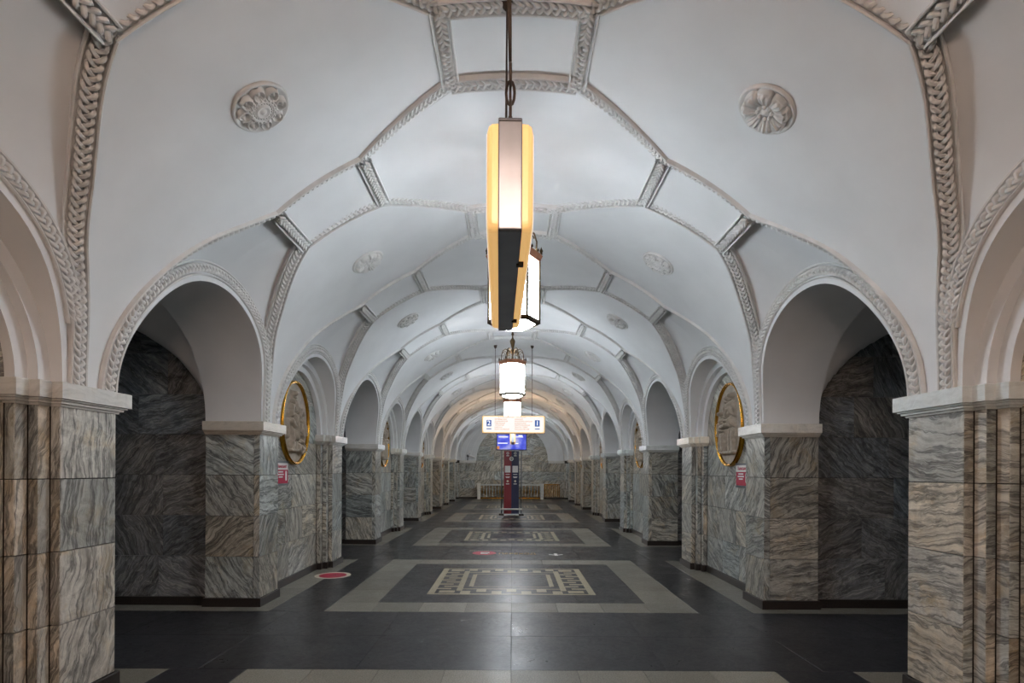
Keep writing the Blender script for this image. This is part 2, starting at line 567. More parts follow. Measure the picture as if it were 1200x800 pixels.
def band(mb, P, Nn, width=0.15, strands=3, lift=0.0, pitch=None, edge=0.016):
    """a moulded band along the path P with a plaited relief in its channel; Nn points into the hall"""
    P = np.asarray(P, float); Nn = np.asarray(Nn, float)
    hw = width / 2
    Q, R, t = resample(P, Nn, 0.05)
    T = np.gradient(Q, axis=0); T /= np.linalg.norm(T, axis=1)[:, None]
    Bn = np.cross(T, R); Bn /= np.linalg.norm(Bn, axis=1)[:, None]
    e = edge
    prof = [(-hw, -0.02), (-hw, 0.034), (-hw + e * .4, 0.042), (-hw + e, 0.038), (-hw + e * 1.25, 0.004),
            (hw - e * 1.25, 0.004), (hw - e, 0.038), (hw - e * .4, 0.042), (hw, 0.034), (hw, -0.02)]
    G = np.zeros((len(prof), len(Q), 3))
    for i, (u, v) in enumerate(prof):
        G[i] = Q + Bn * u + R * (v + lift)
    mb.grid(G, smooth=False)
    # plait
    amp = hw - e * 1.25 - 0.017
    pitch = pitch or 0.165
    total = t[-1]
    pitch = total / max(1, round(total / pitch))
    Q, R, t = resample(P, Nn, pitch / 14)
    T = np.gradient(Q, axis=0); T /= np.linalg.norm(T, axis=1)[:, None]
    Bn = np.cross(T, R); Bn /= np.linalg.norm(Bn, axis=1)[:, None]
    sw = 0.0122
    cs = [(-1, -0.5), (-0.9, 0.55), (-0.45, 0.95), (0.0, 0.62), (0.45, 0.95), (0.9, 0.55), (1, -0.5)]
    for k in range(strands):
        th = 2 * PI * (t / pitch + k / strands)
        u = amp * np.sin(th) * (1 + 0.10 * np.cos(2 * th)) / 1.0
        u = np.clip(u, -amp, amp)
        if strands == 3:
            v = 0.025 + 0.0145 * np.sin(2 * th)
        else:
            v = 0.020 + 0.0085 * np.cos(strands * th) * np.sign(np.cos(th))
        C = Q + Bn * u[:, None] + R * (v + lift)[:, None]
        TT = np.gradient(C, axis=0); TT /= np.linalg.norm(TT, axis=1)[:, None]
        BB = np.cross(TT, R); BB /= np.linalg.norm(BB, axis=1)[:, None]
        G = np.zeros((len(cs), len(C), 3))
        for i, (a, c) in enumerate(cs):
            G[i] = C + BB * (a * sw) + R * (c * 0.015)
        mb.grid(G, smooth=True)
    return mb

def arc_pts(R, a0, a1, n, X=None, off=0.0):
    P, Nn = [], []
    for i in range(n):
        a = a0 + (a1 - a0) * i / (n - 1)
        h = R * math.sin(a)
        x = xfront(h) if X is None else X
        P.append((x, R * math.cos(a), ZS + h))
        sl = 0.0
        if X is None:
            sl = (xfront(h) - xfront(h + .01)) / .01
        nn = np.array([-1.0, 0, -sl]); nn /= np.linalg.norm(nn)
        Nn.append(nn)
    return np.array(P), np.array(Nn)

# ------------------------------------------------------------------ ceiling: meshes of the two kinds of bay (right half; mirrored for the left)
def bay_meshes(R, half, kind):
    out = {}
    # barrel with its lunettes
    for sgn in (1, -1):
        pass
    mb = MB()
    rows = np.linspace(0, PH1, 32)
    cols = 7
    for ys in (1, -1):
        P = np.zeros((len(rows), cols, 3))
        for i, ph in enumerate(rows):
            s0 = rib_s(ph, R) + BW / 2 - .004
            for j in range(cols):
                s = s0 + (half - s0) * j / (cols - 1)
                P[i, j] = E(ph, s * ys)
        mb.grid(P, True, flip=ys > 0)
    rows = np.linspace(PH1, PI / 2, 26)
    scol = np.linspace(-half, half, 15)
    P = np.array([[E(ph, s) for s in scol] for ph in rows])
    mb.grid(P, True, flip=True)
    # lunette shell
    nu, nv = 26, 9
    am = math.asin(0.70 / (R + 0.15))
    pm = math.asin(0.70 / B)
    for ys in (1, -1):
        P = np.zeros((nu, nv, 3))
        for i in range(nu):
            u = i / (nu - 1)
            a = am + (PI / 2 - am) * u
            Ra = R + 0.15
            lo = np.array([xfront(Ra * math.sin(a)) + .005, Ra * math.cos(a), ZS + Ra * math.sin(a)])
            if u <= 0.8:
                ph = pm + (PH1 - pm) * (u / 0.8)
                hi = rib_pt(ph, R, 0.93)
            else:
                w_ = (u - 0.8) / 0.2
                hi = rib_pt(PH1, R, 0.93) * (1 - w_) + E(PH1 + .01, 0.0, -0.02) * w_
            for j in range(nv):
                t = j / (nv - 1)
                p = lo * (1 - t) + hi * t
                p[2] += 0.05 * math.sin(PI * t) * u
                P[i, j] = p * np.array([1, ys, 1])
        mb.grid(P, True, flip=ys < 0)
    # face of the arch: rim and ground of the archivolt
    for r0, r1, dx in ((R, R + 0.05, -0.012), (R + 0.05, R + 0.185, 0.0)):
        n = 49
        P = np.zeros((2, n, 3))
        for j in range(n):
            a = PI * j / (n - 1)
            for i, r in enumerate((r0, r1)):
                P[i, j] = (xfront(r * math.sin(a)) + dx, r * math.cos(a), ZS + r * math.sin(a))
        mb.grid(P, True)
    out['vault_bay'] = mb
    # ribs
    def rib(p0, p1, n):
        phs = np.linspace(p0, p1, n)
        return np.array([rib_pt(p, R, 0.5) for p in phs]), np.array([rib_nm(p) for p in phs])
    mb = MB()
    P1, N1 = rib(0.0, PH1, 40)
    band(mb, P1, N1, BW)
    out['rib_low'] = mb
    mb = MB()
    P1, N1 = rib(PH1, PH2, 14); band(mb, P1, N1, BW)
    out['rib_mid'] = mb
    mb = MB()
    P1, N1 = rib(PH2, PH3, 20); band(mb, P1, N1, BW)
    out['rib_high'] = mb
    for nm, ph, a in (('band_low', PH1, A1), ('band_high', PH2, A2)):
        mb = MB()
        ys = np.linspace(-a, a, 10)
        band(mb, np.array([E(ph, y) for y in ys]), np.array([En(ph)] * 10), BW, lift=0.0015)
        out[nm] = mb
    mb = MB()
    ys = np.linspace(A3, half, 6)
    band(mb, np.array([E(PH3, y) for y in ys]), np.array([En(PH3)] * 6), BW, lift=0.0015)
    out['band_crown'] = mb
    mb = MB()
    phs = np.linspace(PH3, PI - PH3, 20)
    band(mb, np.array([E(p, A3) for p in phs]), np.array([En(p) for p in phs]), BW, lift=0.003)
    out['rib_crown'] = mb
    a0 = math.asin(0.42 / (R + 0.115))
    P1, N1 = arc_pts(R + 0.115, a0, PI - a0, 60)
    mb = MB()
    band(mb, P1, N1, 0.135, lift=-0.006)
    out['archivolt'] = mb
    return out

ceiling = empty('ceiling', 'white plaster vault with braided ribs and lunettes over the hall', None, kind='structure')
LIB = {'o': bay_meshes(OPR, OPH, 'o'), 'n': bay_meshes(NIR, NIH, 'n')}
ME = {}
for k, lib in LIB.items():
    for nm, mb in lib.items():
        for mx in (1, -1):
            for my in (1, -1):
                me = mb.mesh(nm, (mx, my, 1))
                me.materials.append(M['plaster' if nm == 'vault_bay' else 'stucco'])
                ME[k, nm, mx, my] = me

def soffit(R, x0, x1, n=40, half=PI):
    """underside of an arch from x0 (None: the front) to x1"""
    P = np.zeros((3, n, 3))
    for j in range(n):
        a = PI * j / (n - 1)
        xa = (xfront(R * math.sin(a)) - 0.012) if x0 is None else x0
        for i, t in enumerate((0, .5, 1)):
            P[i, j] = (xa + (x1 - xa) * t, R * math.cos(a), ZS + R * math.sin(a))
    return P

def ring(R0, R1, x, n=40):
    P = np.zeros((2, n, 3))
    for j in range(n):
        a = PI * j / (n - 1)
        for i, r in enumerate((R0, R1)):
            P[i, j] = (x, r * math.cos(a), ZS + r * math.sin(a))
    return P

# passage: barrel, then a groined vault, then the barrel on the platform side
PW = OPR + 0.08
TR = (XB - 3.65) / 2
def tube_h(x):
    return 1.12 * math.sqrt(max(0, 1 - ((x - 3.65 - TR) / TR) ** 2))
pas = {}
mb = MB(); mb.grid(soffit(OPR, None, 3.65), True)
pas['arch_soffit'] = mb
mb = MB()
xs = 3.65 + TR + TR * np.sin(np.linspace(-PI / 2, PI / 2, 41))
ysl = PW * np.sin(np.linspace(-PI / 2, PI / 2, 41))
P = np.zeros((41, 41, 3))
for i, x in enumerate(xs):
    for j, y in enumerate(ysl):
        P[i, j] = (x, y, ZS + max(tube_h(x), math.sqrt(max(0, PW * PW - y * y))))
mb.grid(P, True)
pas['passage_vault'] = mb
mb = MB()
mb.grid(ring(OPR, PW + .01, 3.65), False, True); mb.grid(ring(OPR, PW + .01, XB), False); mb.grid(soffit(OPR, XB, XB + .6), True)
pas['passage_arch'] = mb
mb = MB()
st = [(NIR, None, 3.067), (0.98, 3.067, 3.133), (0.885, 3.133, 3.2)]
for R_, x0, x1 in st:
    mb.grid(soffit(R_, x0, x1), True)
mb.grid(ring(0.98, NIR, 3.067), False); mb.grid(ring(0.885, 0.98, 3.133), False)
pas['stepped_arch'] = mb
for nm in list(pas):
    for mx in (1, -1):
        me = pas[nm].mesh(nm, (mx, 1, 1)); me.materials.append(M['plaster']); ME['p', nm, mx] = me

for k, cs in (('o', OPEN), ('n', NICHE)):
    for c in cs:
        vb = ob('vault_bay', ME[k, 'vault_bay', 1, 1], None, ceiling, (0, c, 0))
        ob('vault_shell', ME[k, 'vault_bay', -1, 1], None, vb)
        for mx in (1, -1):
            ob('archivolt', ME[k, 'archivolt', mx, 1], None, vb)
            ob('braided_band', ME[k, 'band_low', mx, 1], None, vb)
            ob('braided_band', ME[k, 'band_high', mx, 1], None, vb)
            for my in (1, -1):
                for nm in ('rib_low', 'rib_mid', 'rib_high'):
                    ob('braided_rib', ME[k, nm, mx, my], None, vb)
                ob('braided_band', ME[k, 'band_crown', mx, my], None, vb)
            if k == 'o':
                for nm in ('arch_soffit', 'passage_vault', 'passage_arch'):
                    ob(nm, ME['p', nm, mx], None, vb)
            else:
                ob('stepped_arch', ME['p', 'stepped_arch', mx], None, vb)
        for my in (1, -1):
            ob('braided_rib', ME[k, 'rib_crown', 1, my], None, vb)

# ------------------------------------------------------------------ pylons
_slabs = {}
def slab_mesh(wd, ht, th=0.028, ch=0.0025):
    key = (round(wd, 3), round(ht, 3))
    if key not in _slabs:
        mb = MB()
        a, b = wd / 2, ht / 2
        v = [(x, th, z) for x, z in ((-a, -b), (a, -b), (a, b), (-a, b))]
        v += [(x, ch, z) for x, z in ((-a, -b), (a, -b), (a, b), (-a, b))]
        v += [(x, 0, z) for x, z in ((-a + ch, -b + ch), (a - ch, -b + ch), (a - ch, b - ch), (-a + ch, b - ch))]
        f = [(0, 3, 2, 1), (8, 9, 10, 11)]
        for o_ in (0, 4):
            for i in range(4):
                j = (i + 1) % 4
                f.append((o_ + i, o_ + j, o_ + 4 + j, o_ + 4 + i))
        mb.add(v, f)
        _slabs[key] = mb.mesh('marble_slab')
    return _slabs[key]

_matslab = {}
TURN = random.Random(5)
def place_slab(parent, p, q, z0, z1, mat, gap=0.003, turn=None):
    """slab over the wall piece p -> q (plan), facing to the right of the walk p -> q; its face is flush with that line"""
    p, q = Vector(p), Vector(q)
    d = q - p
    L = d.length - 2 * gap
    if L < 0.012:
        return None
    base = slab_mesh(L, z1 - z0 - 2 * gap)
    key = (base.name, mat)
    if key not in _matslab:
        me = base.copy(); me.materials.append(M[mat]); _matslab[key] = me
    o = bpy.data.objects.new('marble_slab', _matslab[key])
    COL.objects.link(o)
    o.parent = parent
    m = (p + q) / 2
    o.location = (m.x, m.y, (z0 + z1) / 2)
    o.rotation_euler = (0, 0, math.atan2(d.y, d.x))
    o['turn'] = TURN.uniform(-1.45, 1.45) if turn is None else turn + TURN.uniform(-0.22, 0.22)
    return o

def offset_line(pts, o):
    """offset a right-angled open polyline to the right by o"""
    n = len(pts)
    res = []
    dirs = []
    for i in range(n - 1):
        d = Vector(pts[i + 1]) - Vector(pts[i]); d.normalize(); dirs.append(d)
    nr = [Vector((d.y, -d.x)) for d in dirs]
    for i in range(n):
        p = Vector(pts[i])
        if i == 0: r = p + nr[0] * o
        elif i == n - 1: r = p + nr[-1] * o
        elif abs(dirs[i - 1].dot(dirs[i])) > 0.99: r = p + nr[i] * o
        else: r = p + nr[i - 1] * o + nr[i] * o
        res.append((r.x, r.y))
    return res

def mould(mb, pts, prof):
    """sweep prof [(offset, z)] along a right-angled plan line, closed at the ends"""
    lines = [[(x, y, z) for x, y in offset_line(pts, o)] for o, z in prof]
    P = np.array(lines)
    mb.grid(P, False, True)
    n = len(prof); m = len(pts)
    mb.add(P[:, 0], [tuple(range(n))]); mb.add(P[:, -1], [tuple(range(n))[::-1]])
    return mb

COURSE = [0.10, 0.592, 1.078, 1.564, 2.05]
HP = NIH + (OPH - OPR)       # half length of a pylon
J = 3.65
# plan of the right pylon, hall on the right-hand side of the walk (from far jamb to near jamb, local Y)
STEP = [(3.0, NIR), (3.067, NIR), (3.067, 0.98), (3.133, 0.98), (3.133, 0.885), (3.2, 0.885)]
far_line = [(J, HP), (3.0, HP)] + STEP
near_line = [(x, -y) for x, y in reversed(far_line)]
IMP = [(-0.01, 2.045), (0.012, 2.045), (0.016, 2.06), (0.034, 2.062), (0.036, 2.078), (0.052, 2.080), (0.052, 2.09),
       (0.072, 2.092), (0.072, 2.196), (0.068, ZS), (-0.09, ZS)]
BASEP = [(0.0, 0.0), (0.022, 0.0), (0.022, 0.092), (0.018, 0.10), (0.0, 0.10)]

def mirror_pts(pts):
    return [(-x, y) for x, y in reversed(pts)]

def semicircle(R, n=36):
    return [(R * math.cos(PI * i / n), R * math.sin(PI * i / n)) for i in range(n + 1)]

def arch_slabs(parent, name, cells, conv, frame, mat, th=0.028):
    for (u0, u1, v0, v1) in cells:
        g_ = 0.002
        poly = clip_convex([(u0 + g_, v0 + g_), (u1 - g_, v0 + g_), (u1 - g_, v1 - g_), (u0 + g_, v1 - g_)], conv)
        if poly:
            cx = sum(p[0] for p in poly) / len(poly); cy = sum(p[1] for p in poly) / len(poly)
            mb = MB()
            mb.prism([(a - cx, b - cy) for a, b in poly], 0.0, th, lambda u, v, a: (u, a, v))
            o = ob(name, mb, mat, parent)
            loc, rz = frame(cx, cy)
            o.location = loc; o.rotation_euler = (0, 0, rz)
            o['turn'] = TURN.uniform(-1.2, 1.2)

def pylon(c, side, idx, label):
    """side 1: right, -1: left"""
    rnd = random.Random(idx * 10 + side)
    py = empty('marble_pylon', label, 'pylon', (0, c, 0), kind='structure')
    T = (lambda pts: pts) if side == 1 else mirror_pts
    last = c + HP > END
    lim = END - c
    # core
    mb = MB()
    o = 0.026
    ye = min(HP - o, lim)
    ext = [(3.0 + o, 3.3, NIR + o, HP - o), (3.067 + o, 3.3, 0.98 + o, NIR + o), (3.133 + o, 3.3, 0.885 + o, .98 + o)]
    for x0, x1, y0, y1 in ext:
        for s in (1, -1):
            ya, yb = sorted((y0 * s, y1 * s))
            yb = min(yb, lim)
            if ya < yb:
                mb.box(side * x0, side * x1, ya, yb, 0, 2.19)
    mb.box(side * (3.2 + o), side * J, -HP + o, ye, 0, 2.19)
    mb.box(side * J, side * XB, -HP + 0.08 + o, min(HP - .08 - o, lim), 0, 3.35)
    mb.box(side * XB, side * (XB + .6), -HP, min(HP, lim), 0, 3.3)
    ob('core', mb, 'core', py)
    # facing slabs
    grain = (0.05 if side == 1 else 1.35) if idx == 1 else None
    def facing(p, q, cuts, mat, courses=COURSE):
        for i in range(len(courses) - 1):
            z0, z1 = courses[i], courses[i + 1]
            fr = [0.0] + list(cuts(i)) + [1.0]
            for a, b in zip(fr, fr[1:]):
                P_ = (p[0] + (q[0] - p[0]) * a, p[1] + (q[1] - p[1]) * a)
                Q_ = (p[0] + (q[0] - p[0]) * b, p[1] + (q[1] - p[1]) * b)
                if max(P_[1], Q_[1]) > lim:
                    continue
                place_slab(py, P_, Q_, z0, z1, mat, turn=grain)
    none = lambda i: []
    main = 'marble_tan' if idx == 1 else 'marble'
    jm = 'marble'
    for far in (1, -1):
        seg = far_line if far == 1 else near_line
        for a, b in zip(seg, seg[1:]):
            a2, b2 = (a, b) if side == 1 else ((-b[0], b[1]), (-a[0], a[1]))
            jamb = abs(a[1] - b[1]) < 1e-6 and abs(abs(a[1]) - HP) < 1e-6
            if jamb:
                frac = 0.075 / (J - 3.0)
                # the narrow corner slab lies next to the hall
                at = (1 - frac) if (abs(b2[0]) < abs(a2[0])) else frac
                facing(a2, b2, lambda i, at=at: [at], jm)
            else:
                facing(a2, b2, none, main if abs(a[0] - b[0]) < 1e-6 else jm)
    # back of the niche
    pa, pb = ((3.2, 0.885), (3.2, -0.885)) if side == 1 else ((-3.2, -0.885), (-3.2, 0.885))
    facing(pa, pb, lambda i: [[0.37, 0.72], [0.3, 0.66], [0.42], [0.5]][i % 4], 'marble')
    cells = [(-0.9, -0.02, -0.15, 0.45), (-0.02, 0.9, -0.15, 0.45), (-0.9, 0.9, 0.45, 0.95)]
    conv = [(-0.884, -0.15), (0.884, -0.15)] + semicircle(0.884)[0:]
    arch_slabs(py, 'marble_slab', cells, conv,
               lambda u, v: ((side * 3.2, -side * u, ZS + v), -side * PI / 2), 'marble')
    # walls of the passage
    conv = [(3.65, 0.1), (XB, 0.1)] + [(x, ZS + tube_h(x)) for x in np.linspace(XB, 3.65, 30)]
    cc = COURSE + [2.536, 3.022, 3.4]
    for far in (1, -1):
        if far == 1 and last:
            continue
        cells = []
        for i in range(len(cc) - 1):
            cut = [3.65, 3.65 + rnd.uniform(0.45, 0.95), 3.65 + rnd.uniform(1.2, 1.7), XB]
            for a, b in zip(cut, cut[1:]):
                cells.append((a, b, cc[i], cc[i + 1]))
        y = far * (HP - 0.08)
        # slab front is local -Y
        if far == -1:
            cl = cells if side == 1 else [(-b, -a, v0, v1) for a, b, v0, v1 in cells]
            cv = conv if side == 1 else [(-x, z) for x, z in reversed(conv)]
            arch_slabs(py, 'marble_slab', cl, cv, lambda u, v: ((u, y, v), 0.0), 'marble_dark')
        else:
            cl = [(-b, -a, v0, v1) for a, b, v0, v1 in cells] if side == 1 else cells
            cv = [(-x, z) for x, z in reversed(conv)] if side == 1 else conv
            arch_slabs(py, 'marble_slab', cl, cv, lambda u, v: ((-u, y, v), PI), 'marble_dark')
    # imposts and plinth
    for line in ((far_line, near_line)):
        if last and line is far_line:
            continue
        ob('impost', mould(MB(), T(line), IMP), 'impost', py)
    full = [(XB, HP - .08), (J, HP - .08), (J, HP)] + far_line[1:] + near_line[:-1] + [(J, -HP), (J, -HP + .08), (XB, -HP + .08)]
    if last:
        full = [(3.2, 0.885)] + near_line[:-1] + [(J, -HP), (J, -HP + .08), (XB, -HP + .08)]
    ob('plinth', mould(MB(), T(full), BASEP), 'base', py)
    return py

ordn = ['behind the camera', 'nearest the camera', 'second from the camera', 'third from the camera', 'fourth from the camera',
        'fifth from the camera', 'last before the end wall']
look = ['veined', 'tan veined', 'grey veined', 'grey-green veined', 'dark veined', 'mottled grey', 'grey']
for i, c in enumerate(NICHE):
    for side in (1, -1):
        sd = 'right' if side == 1 else 'left'
        pylon(c, side, i, '%s marble pylon along the %s side of the hall, %s' % (look[i], sd, ordn[i]))

# ------------------------------------------------------------------ floor
floor = ob('floor', MB().box(-12, 12, BACK - 1, END + 1, -0.3, -0.004), 'core', kind='structure')
tag(floor, 'polished dark granite floor with light stone borders and meander inlays')
FC = 0.07      # the panels sit a little beyond the niche centres
_pv = {}
def paving(parent, x0, x1, y0, y1, mat, near=True, far_mb=None):
    gp = 0.0015
    if far_mb is not None:
        far_mb[mat].box(x0 + gp, x1 - gp, y0 + gp, y1 - gp, -0.02, 0)
        return
    wd, ln = x1 - x0 - 2 * gp, y1 - y0 - 2 * gp
    key = (round(wd, 3), round(ln, 3), mat)
    if key not in _pv:
        a, b, ch = wd / 2, ln / 2, 0.001
        mb = MB()
        sq = lambda d, z: [(-a + d, -b + d, z), (a - d, -b + d, z), (a - d, b - d, z), (-a + d, b - d, z)]
        v = sq(0, -0.02) + sq(0, -ch) + sq(ch, 0)
        f = [(8, 9, 10, 11)]
        for o_ in (0, 4):
            for i in range(4):
                j = (i + 1) % 4
                f.append((o_ + i, o_ + j, o_ + 4 + j, o_ + 4 + i))
        mb.add(v, f)
        me = mb.mesh('paving_slab'); me.materials.append(M[mat]); _pv[key] = me
    o = bpy.data.objects.new('paving_slab', _pv[key])
    COL.objects.link(o); o.parent = parent
    o.location = ((x0 + x1) / 2, (y0 + y1) / 2, 0)

PY, PYI = 1.865, 1.41
PX, PXI = 2.16, 1.65
inl = MB()
def bar(x0, x1, y0, y1):
    for s in (1, -1):
        xa, xb = sorted((x0 * s, x1 * s))
        inl.box(xa, xb, y0, y1, -0.01, 0.0006)
bar(1.025, 1.115, -0.96, 0.96)
bar(0.67, 0.75, -0.73, 0.73)
bar(0.535, 0.60, -0.45, 0.45)
for ys in (1, -1):
    yy = lambda a, b: sorted((a * ys, b * ys))
    bar(0.0, 1.025, *yy(0.91, 0.96))
    bar(0.0, 0.67, *yy(0.60, 0.635))
    bar(0.0, 0.56, *yy(0.46, 0.48))
    bar(0.765, 0.975, *yy(0.72, 0.86))
    for xc in (0.62, 0.20):
        bar(xc - .066, xc + .066, *yy(0.75, 0.91))
    for xc in (0.41,):
        bar(xc - .066, xc + .066, *yy(0.635, 0.80))
    inl.box(-.066, .066, *yy(0.635, 0.80), -0.01, 0.0006)
for r in range(9):
    yc = -0.60 + 0.15 * r
    if r % 2 == 0: bar(0.83, 1.025, yc - 0.034, yc + 0.034)
    else: bar(0.75, 0.945, yc - 0.034, yc + 0.034)
inl_me = inl.mesh('meander_inlay'); inl_me.materials.append(M['inlay'])

far_mb = {'floor_dark': MB(), 'floor_light': MB()}
for i, c in enumerate(NICHE):
    cy = c + FC
    fm = None if i in (1, 2, 3) else far_mb
    # light frame
    n = 8
    for s in (1, -1):
        y0, y1 = sorted((s * PYI, s * PY))
        for k in range(n):
            paving(floor, -PX + 2 * PX * k / n, -PX + 2 * PX * (k + 1) / n, cy + y0, cy + y1, 'floor_light', far_mb=fm)
        x0, x1 = sorted((s * PXI, s * PX))
        for k in range(4):
            paving(floor, x0, x1, cy - PYI + 2 * PYI * k / 4, cy - PYI + 2 * PYI * (k + 1) / 4, 'floor_light', far_mb=fm)
        # dark aisle and light strip along the pylon
        x0, x1 = sorted((s * PX, s * 2.80)); x2, x3 = sorted((s * 2.80, s * 3.25))
        for k in range(3):
            ya, yb = cy - PY + 2 * PY * k / 3, cy - PY + 2 * PY * (k + 1) / 3
            paving(floor, x0, x1, ya, yb, 'floor_dark', far_mb=fm)
            paving(floor, x2, x3, ya, yb, 'floor_light', far_mb=fm)
        # light strip round the ends of the pylon
        x4, x5 = sorted((s * 3.25, s * 6.4))
        for t in (1, -1):
            ya, yb = sorted((t * (HP - .1), t * PY))
            paving(floor, x4, x5, cy + ya, cy + yb, 'floor_light', far_mb=fm)
    # dark field
    for k in range(4):
        for r in range(3):
            paving(floor, -PXI + 2 * PXI * k / 4, -PXI + 2 * PXI * (k + 1) / 4, cy - PYI + 2 * PYI * r / 3, cy - PYI + 2 * PYI * (r + 1) / 3, 'floor_dark', far_mb=fm)
    ob('meander_inlay', inl_me, None, floor, (0, cy, 0), kind='stuff')
    # dark cross band up to the next panel
    y0, y1 = cy + PY, cy + PER - PY
    if i < len(NICHE) - 1:
        for k in range(10):
            for r in range(2):
                paving(floor, -6.4 + 1.28 * k, -6.4 + 1.28 * (k + 1), y0 + (y1 - y0) * r / 2, y0 + (y1 - y0) * (r + 1) / 2, 'floor_dark', far_mb=fm)
far_mb['floor_dark'].box(-6.4, 6.4, BACK - .5, NICHE[0] + FC - PY, -0.02, 0)
for m_ in far_mb:
    ob('far_paving', far_mb[m_], m_, floor, kind='stuff')
ob('platform_paving', MB().box(6.4, 11, BACK, END, -.02, 0).box(-11, -6.4, BACK, END, -.02, 0), 'floor_dark', floor)

# ------------------------------------------------------------------ end wall, back wall, platform tunnels
wall_end = empty('wall_end', 'grey marble end wall under a wide stepped white arch', None, (0, END, 0), kind='structure')
ob('core', MB().box(-6.4, 6.4, 0.40, 0.8, 0, 5.2), 'core', wall_end)
for i in range(4):
    xs_ = [-6.4, -5.2, -4.1] + list(np.linspace(-3.0, 3.0, 8 if i % 2 else 7)) + [4.1, 5.2, 6.4]
    for a, b in zip(xs_, xs_[1:]):
        place_slab(wall_end, (a, 0.03), (b, 0.03), COURSE[i], 2.19 if i == 3 else COURSE[i + 1], 'marble')
mb = MB()
mb.box(-6.4, 6.4, 0.06, 0.4, 0, 2.19)
ob('wall_backing', mb, 'core', wall_end)
ob('plinth', mould(MB(), [(-6.4, 0.03), (6.4, 0.03)], BASEP), 'base', wall_end)
ob('impost', mould(MB(), [(-3.0, 0.03), (-2.08, 0.03)], IMP), 'impost', wall_end)
ob('impost', mould(MB(), [(2.08, 0.03), (3.0, 0.03)], IMP), 'impost', wall_end)
mb = MB()
n = 60
P = np.zeros((2, n, 3)); Q1 = np.zeros((2, n, 3)); Q2 = np.zeros((2, n, 3)); P2 = np.zeros((2, n, 3)); P3 = np.zeros((2, n, 3)); Q3 = np.zeros((2, n, 3))
for j in range(n):
    a = PI * j / (n - 1)
    ca, sa = math.cos(a), math.sin(a)
    P[0, j] = (3.05 * ca, 0, ZS + 2.56 * sa); P[1, j] = (2.72 * ca, 0, ZS + 2.45 * sa)
    Q1[0, j] = P[1, j]; Q1[1, j] = P[1, j] + (0, .10, 0)
    P2[0, j] = Q1[1, j]; P2[1, j] = (2.38 * ca, .10, ZS + 2.28 * sa)
    Q2[0, j] = P2[1, j]; Q2[1, j] = P2[1, j] + (0, .10, 0)
    P3[0, j] = Q2[1, j]; P3[1, j] = (2.08 * ca, .20, ZS + 2.08 * sa)
    Q3[0, j] = P3[1, j]; Q3[1, j] = P3[1, j] + (0, .2, 0)
for X_ in (P, Q1, P2, Q2, P3, Q3):
    mb.grid(X_, False)
ob('stepped_arch', mb, 'plaster', wall_end)
cells = []
for r in range(5):
    z0 = 2.05 + r * 0.486
    xs_ = np.linspace(-2.1, 2.1, 6 if r % 2 else 5)
    for a, b in zip(xs_, xs_[1:]):
        cells.append((a, b, z0, z0 + 0.486))
conv = [(-2.079, 2.05), (2.079, 2.05)] + [(u, ZS + v) for u, v in semicircle(2.079)]
arch_slabs(wall_end, 'marble_slab', cells, conv, lambda u, v: ((u, 0.36, v), 0.0), 'marble')

wall_back = ob('wall_back', MB().box(-11, 11, BACK - 0.4, BACK, 0, 5.3), 'marble', kind='structure')
tag(wall_back, 'plain marble wall closing the hall behind the camera')
for side, sd in ((1, 'right'), (-1, 'left')):
    mb = MB()
    mb.box(side * 9.6, side * 10, BACK, END + .5, 0, 5)
    wl = ob('wall_%s' % sd, mb, 'marble_dark', kind='structure')
    tag(wl, 'marble track wall beyond the %s passages' % sd)
    mb = MB()
    n = 24
    P = np.zeros((n, 2, 3))
    for i in range(n):
        a = PI * i / (n - 1)
        for j, y in enumerate((BACK, END + .4)):
            P[i, j] = (side * (8.0 - 1.62 * math.cos(a)), y, 3.3 + 1.3 * math.sin(a))
    mb.grid(P, True)
    mb.box(side * 6.42, side * 6.55, BACK, END, 3.42, 3.7)
    pv = ob('platform_vault', mb, 'plaster', ceiling)
    mb = MB()
    for c in OPEN:
        mb.box(side * 7.6, side * 8.4, c - 0.06, c + 0.06, 4.45, 4.5)
    ob('platform_lamp', mb, 'tube', ceiling, kind='stuff')
    if True:
        ob('end_cap', MB().box(side * 6.4, side * 10, END + .02, END + .3, 0, 5), 'marble_dark', wall_end, (0, 0, 0)).location = (0, -END, 0)

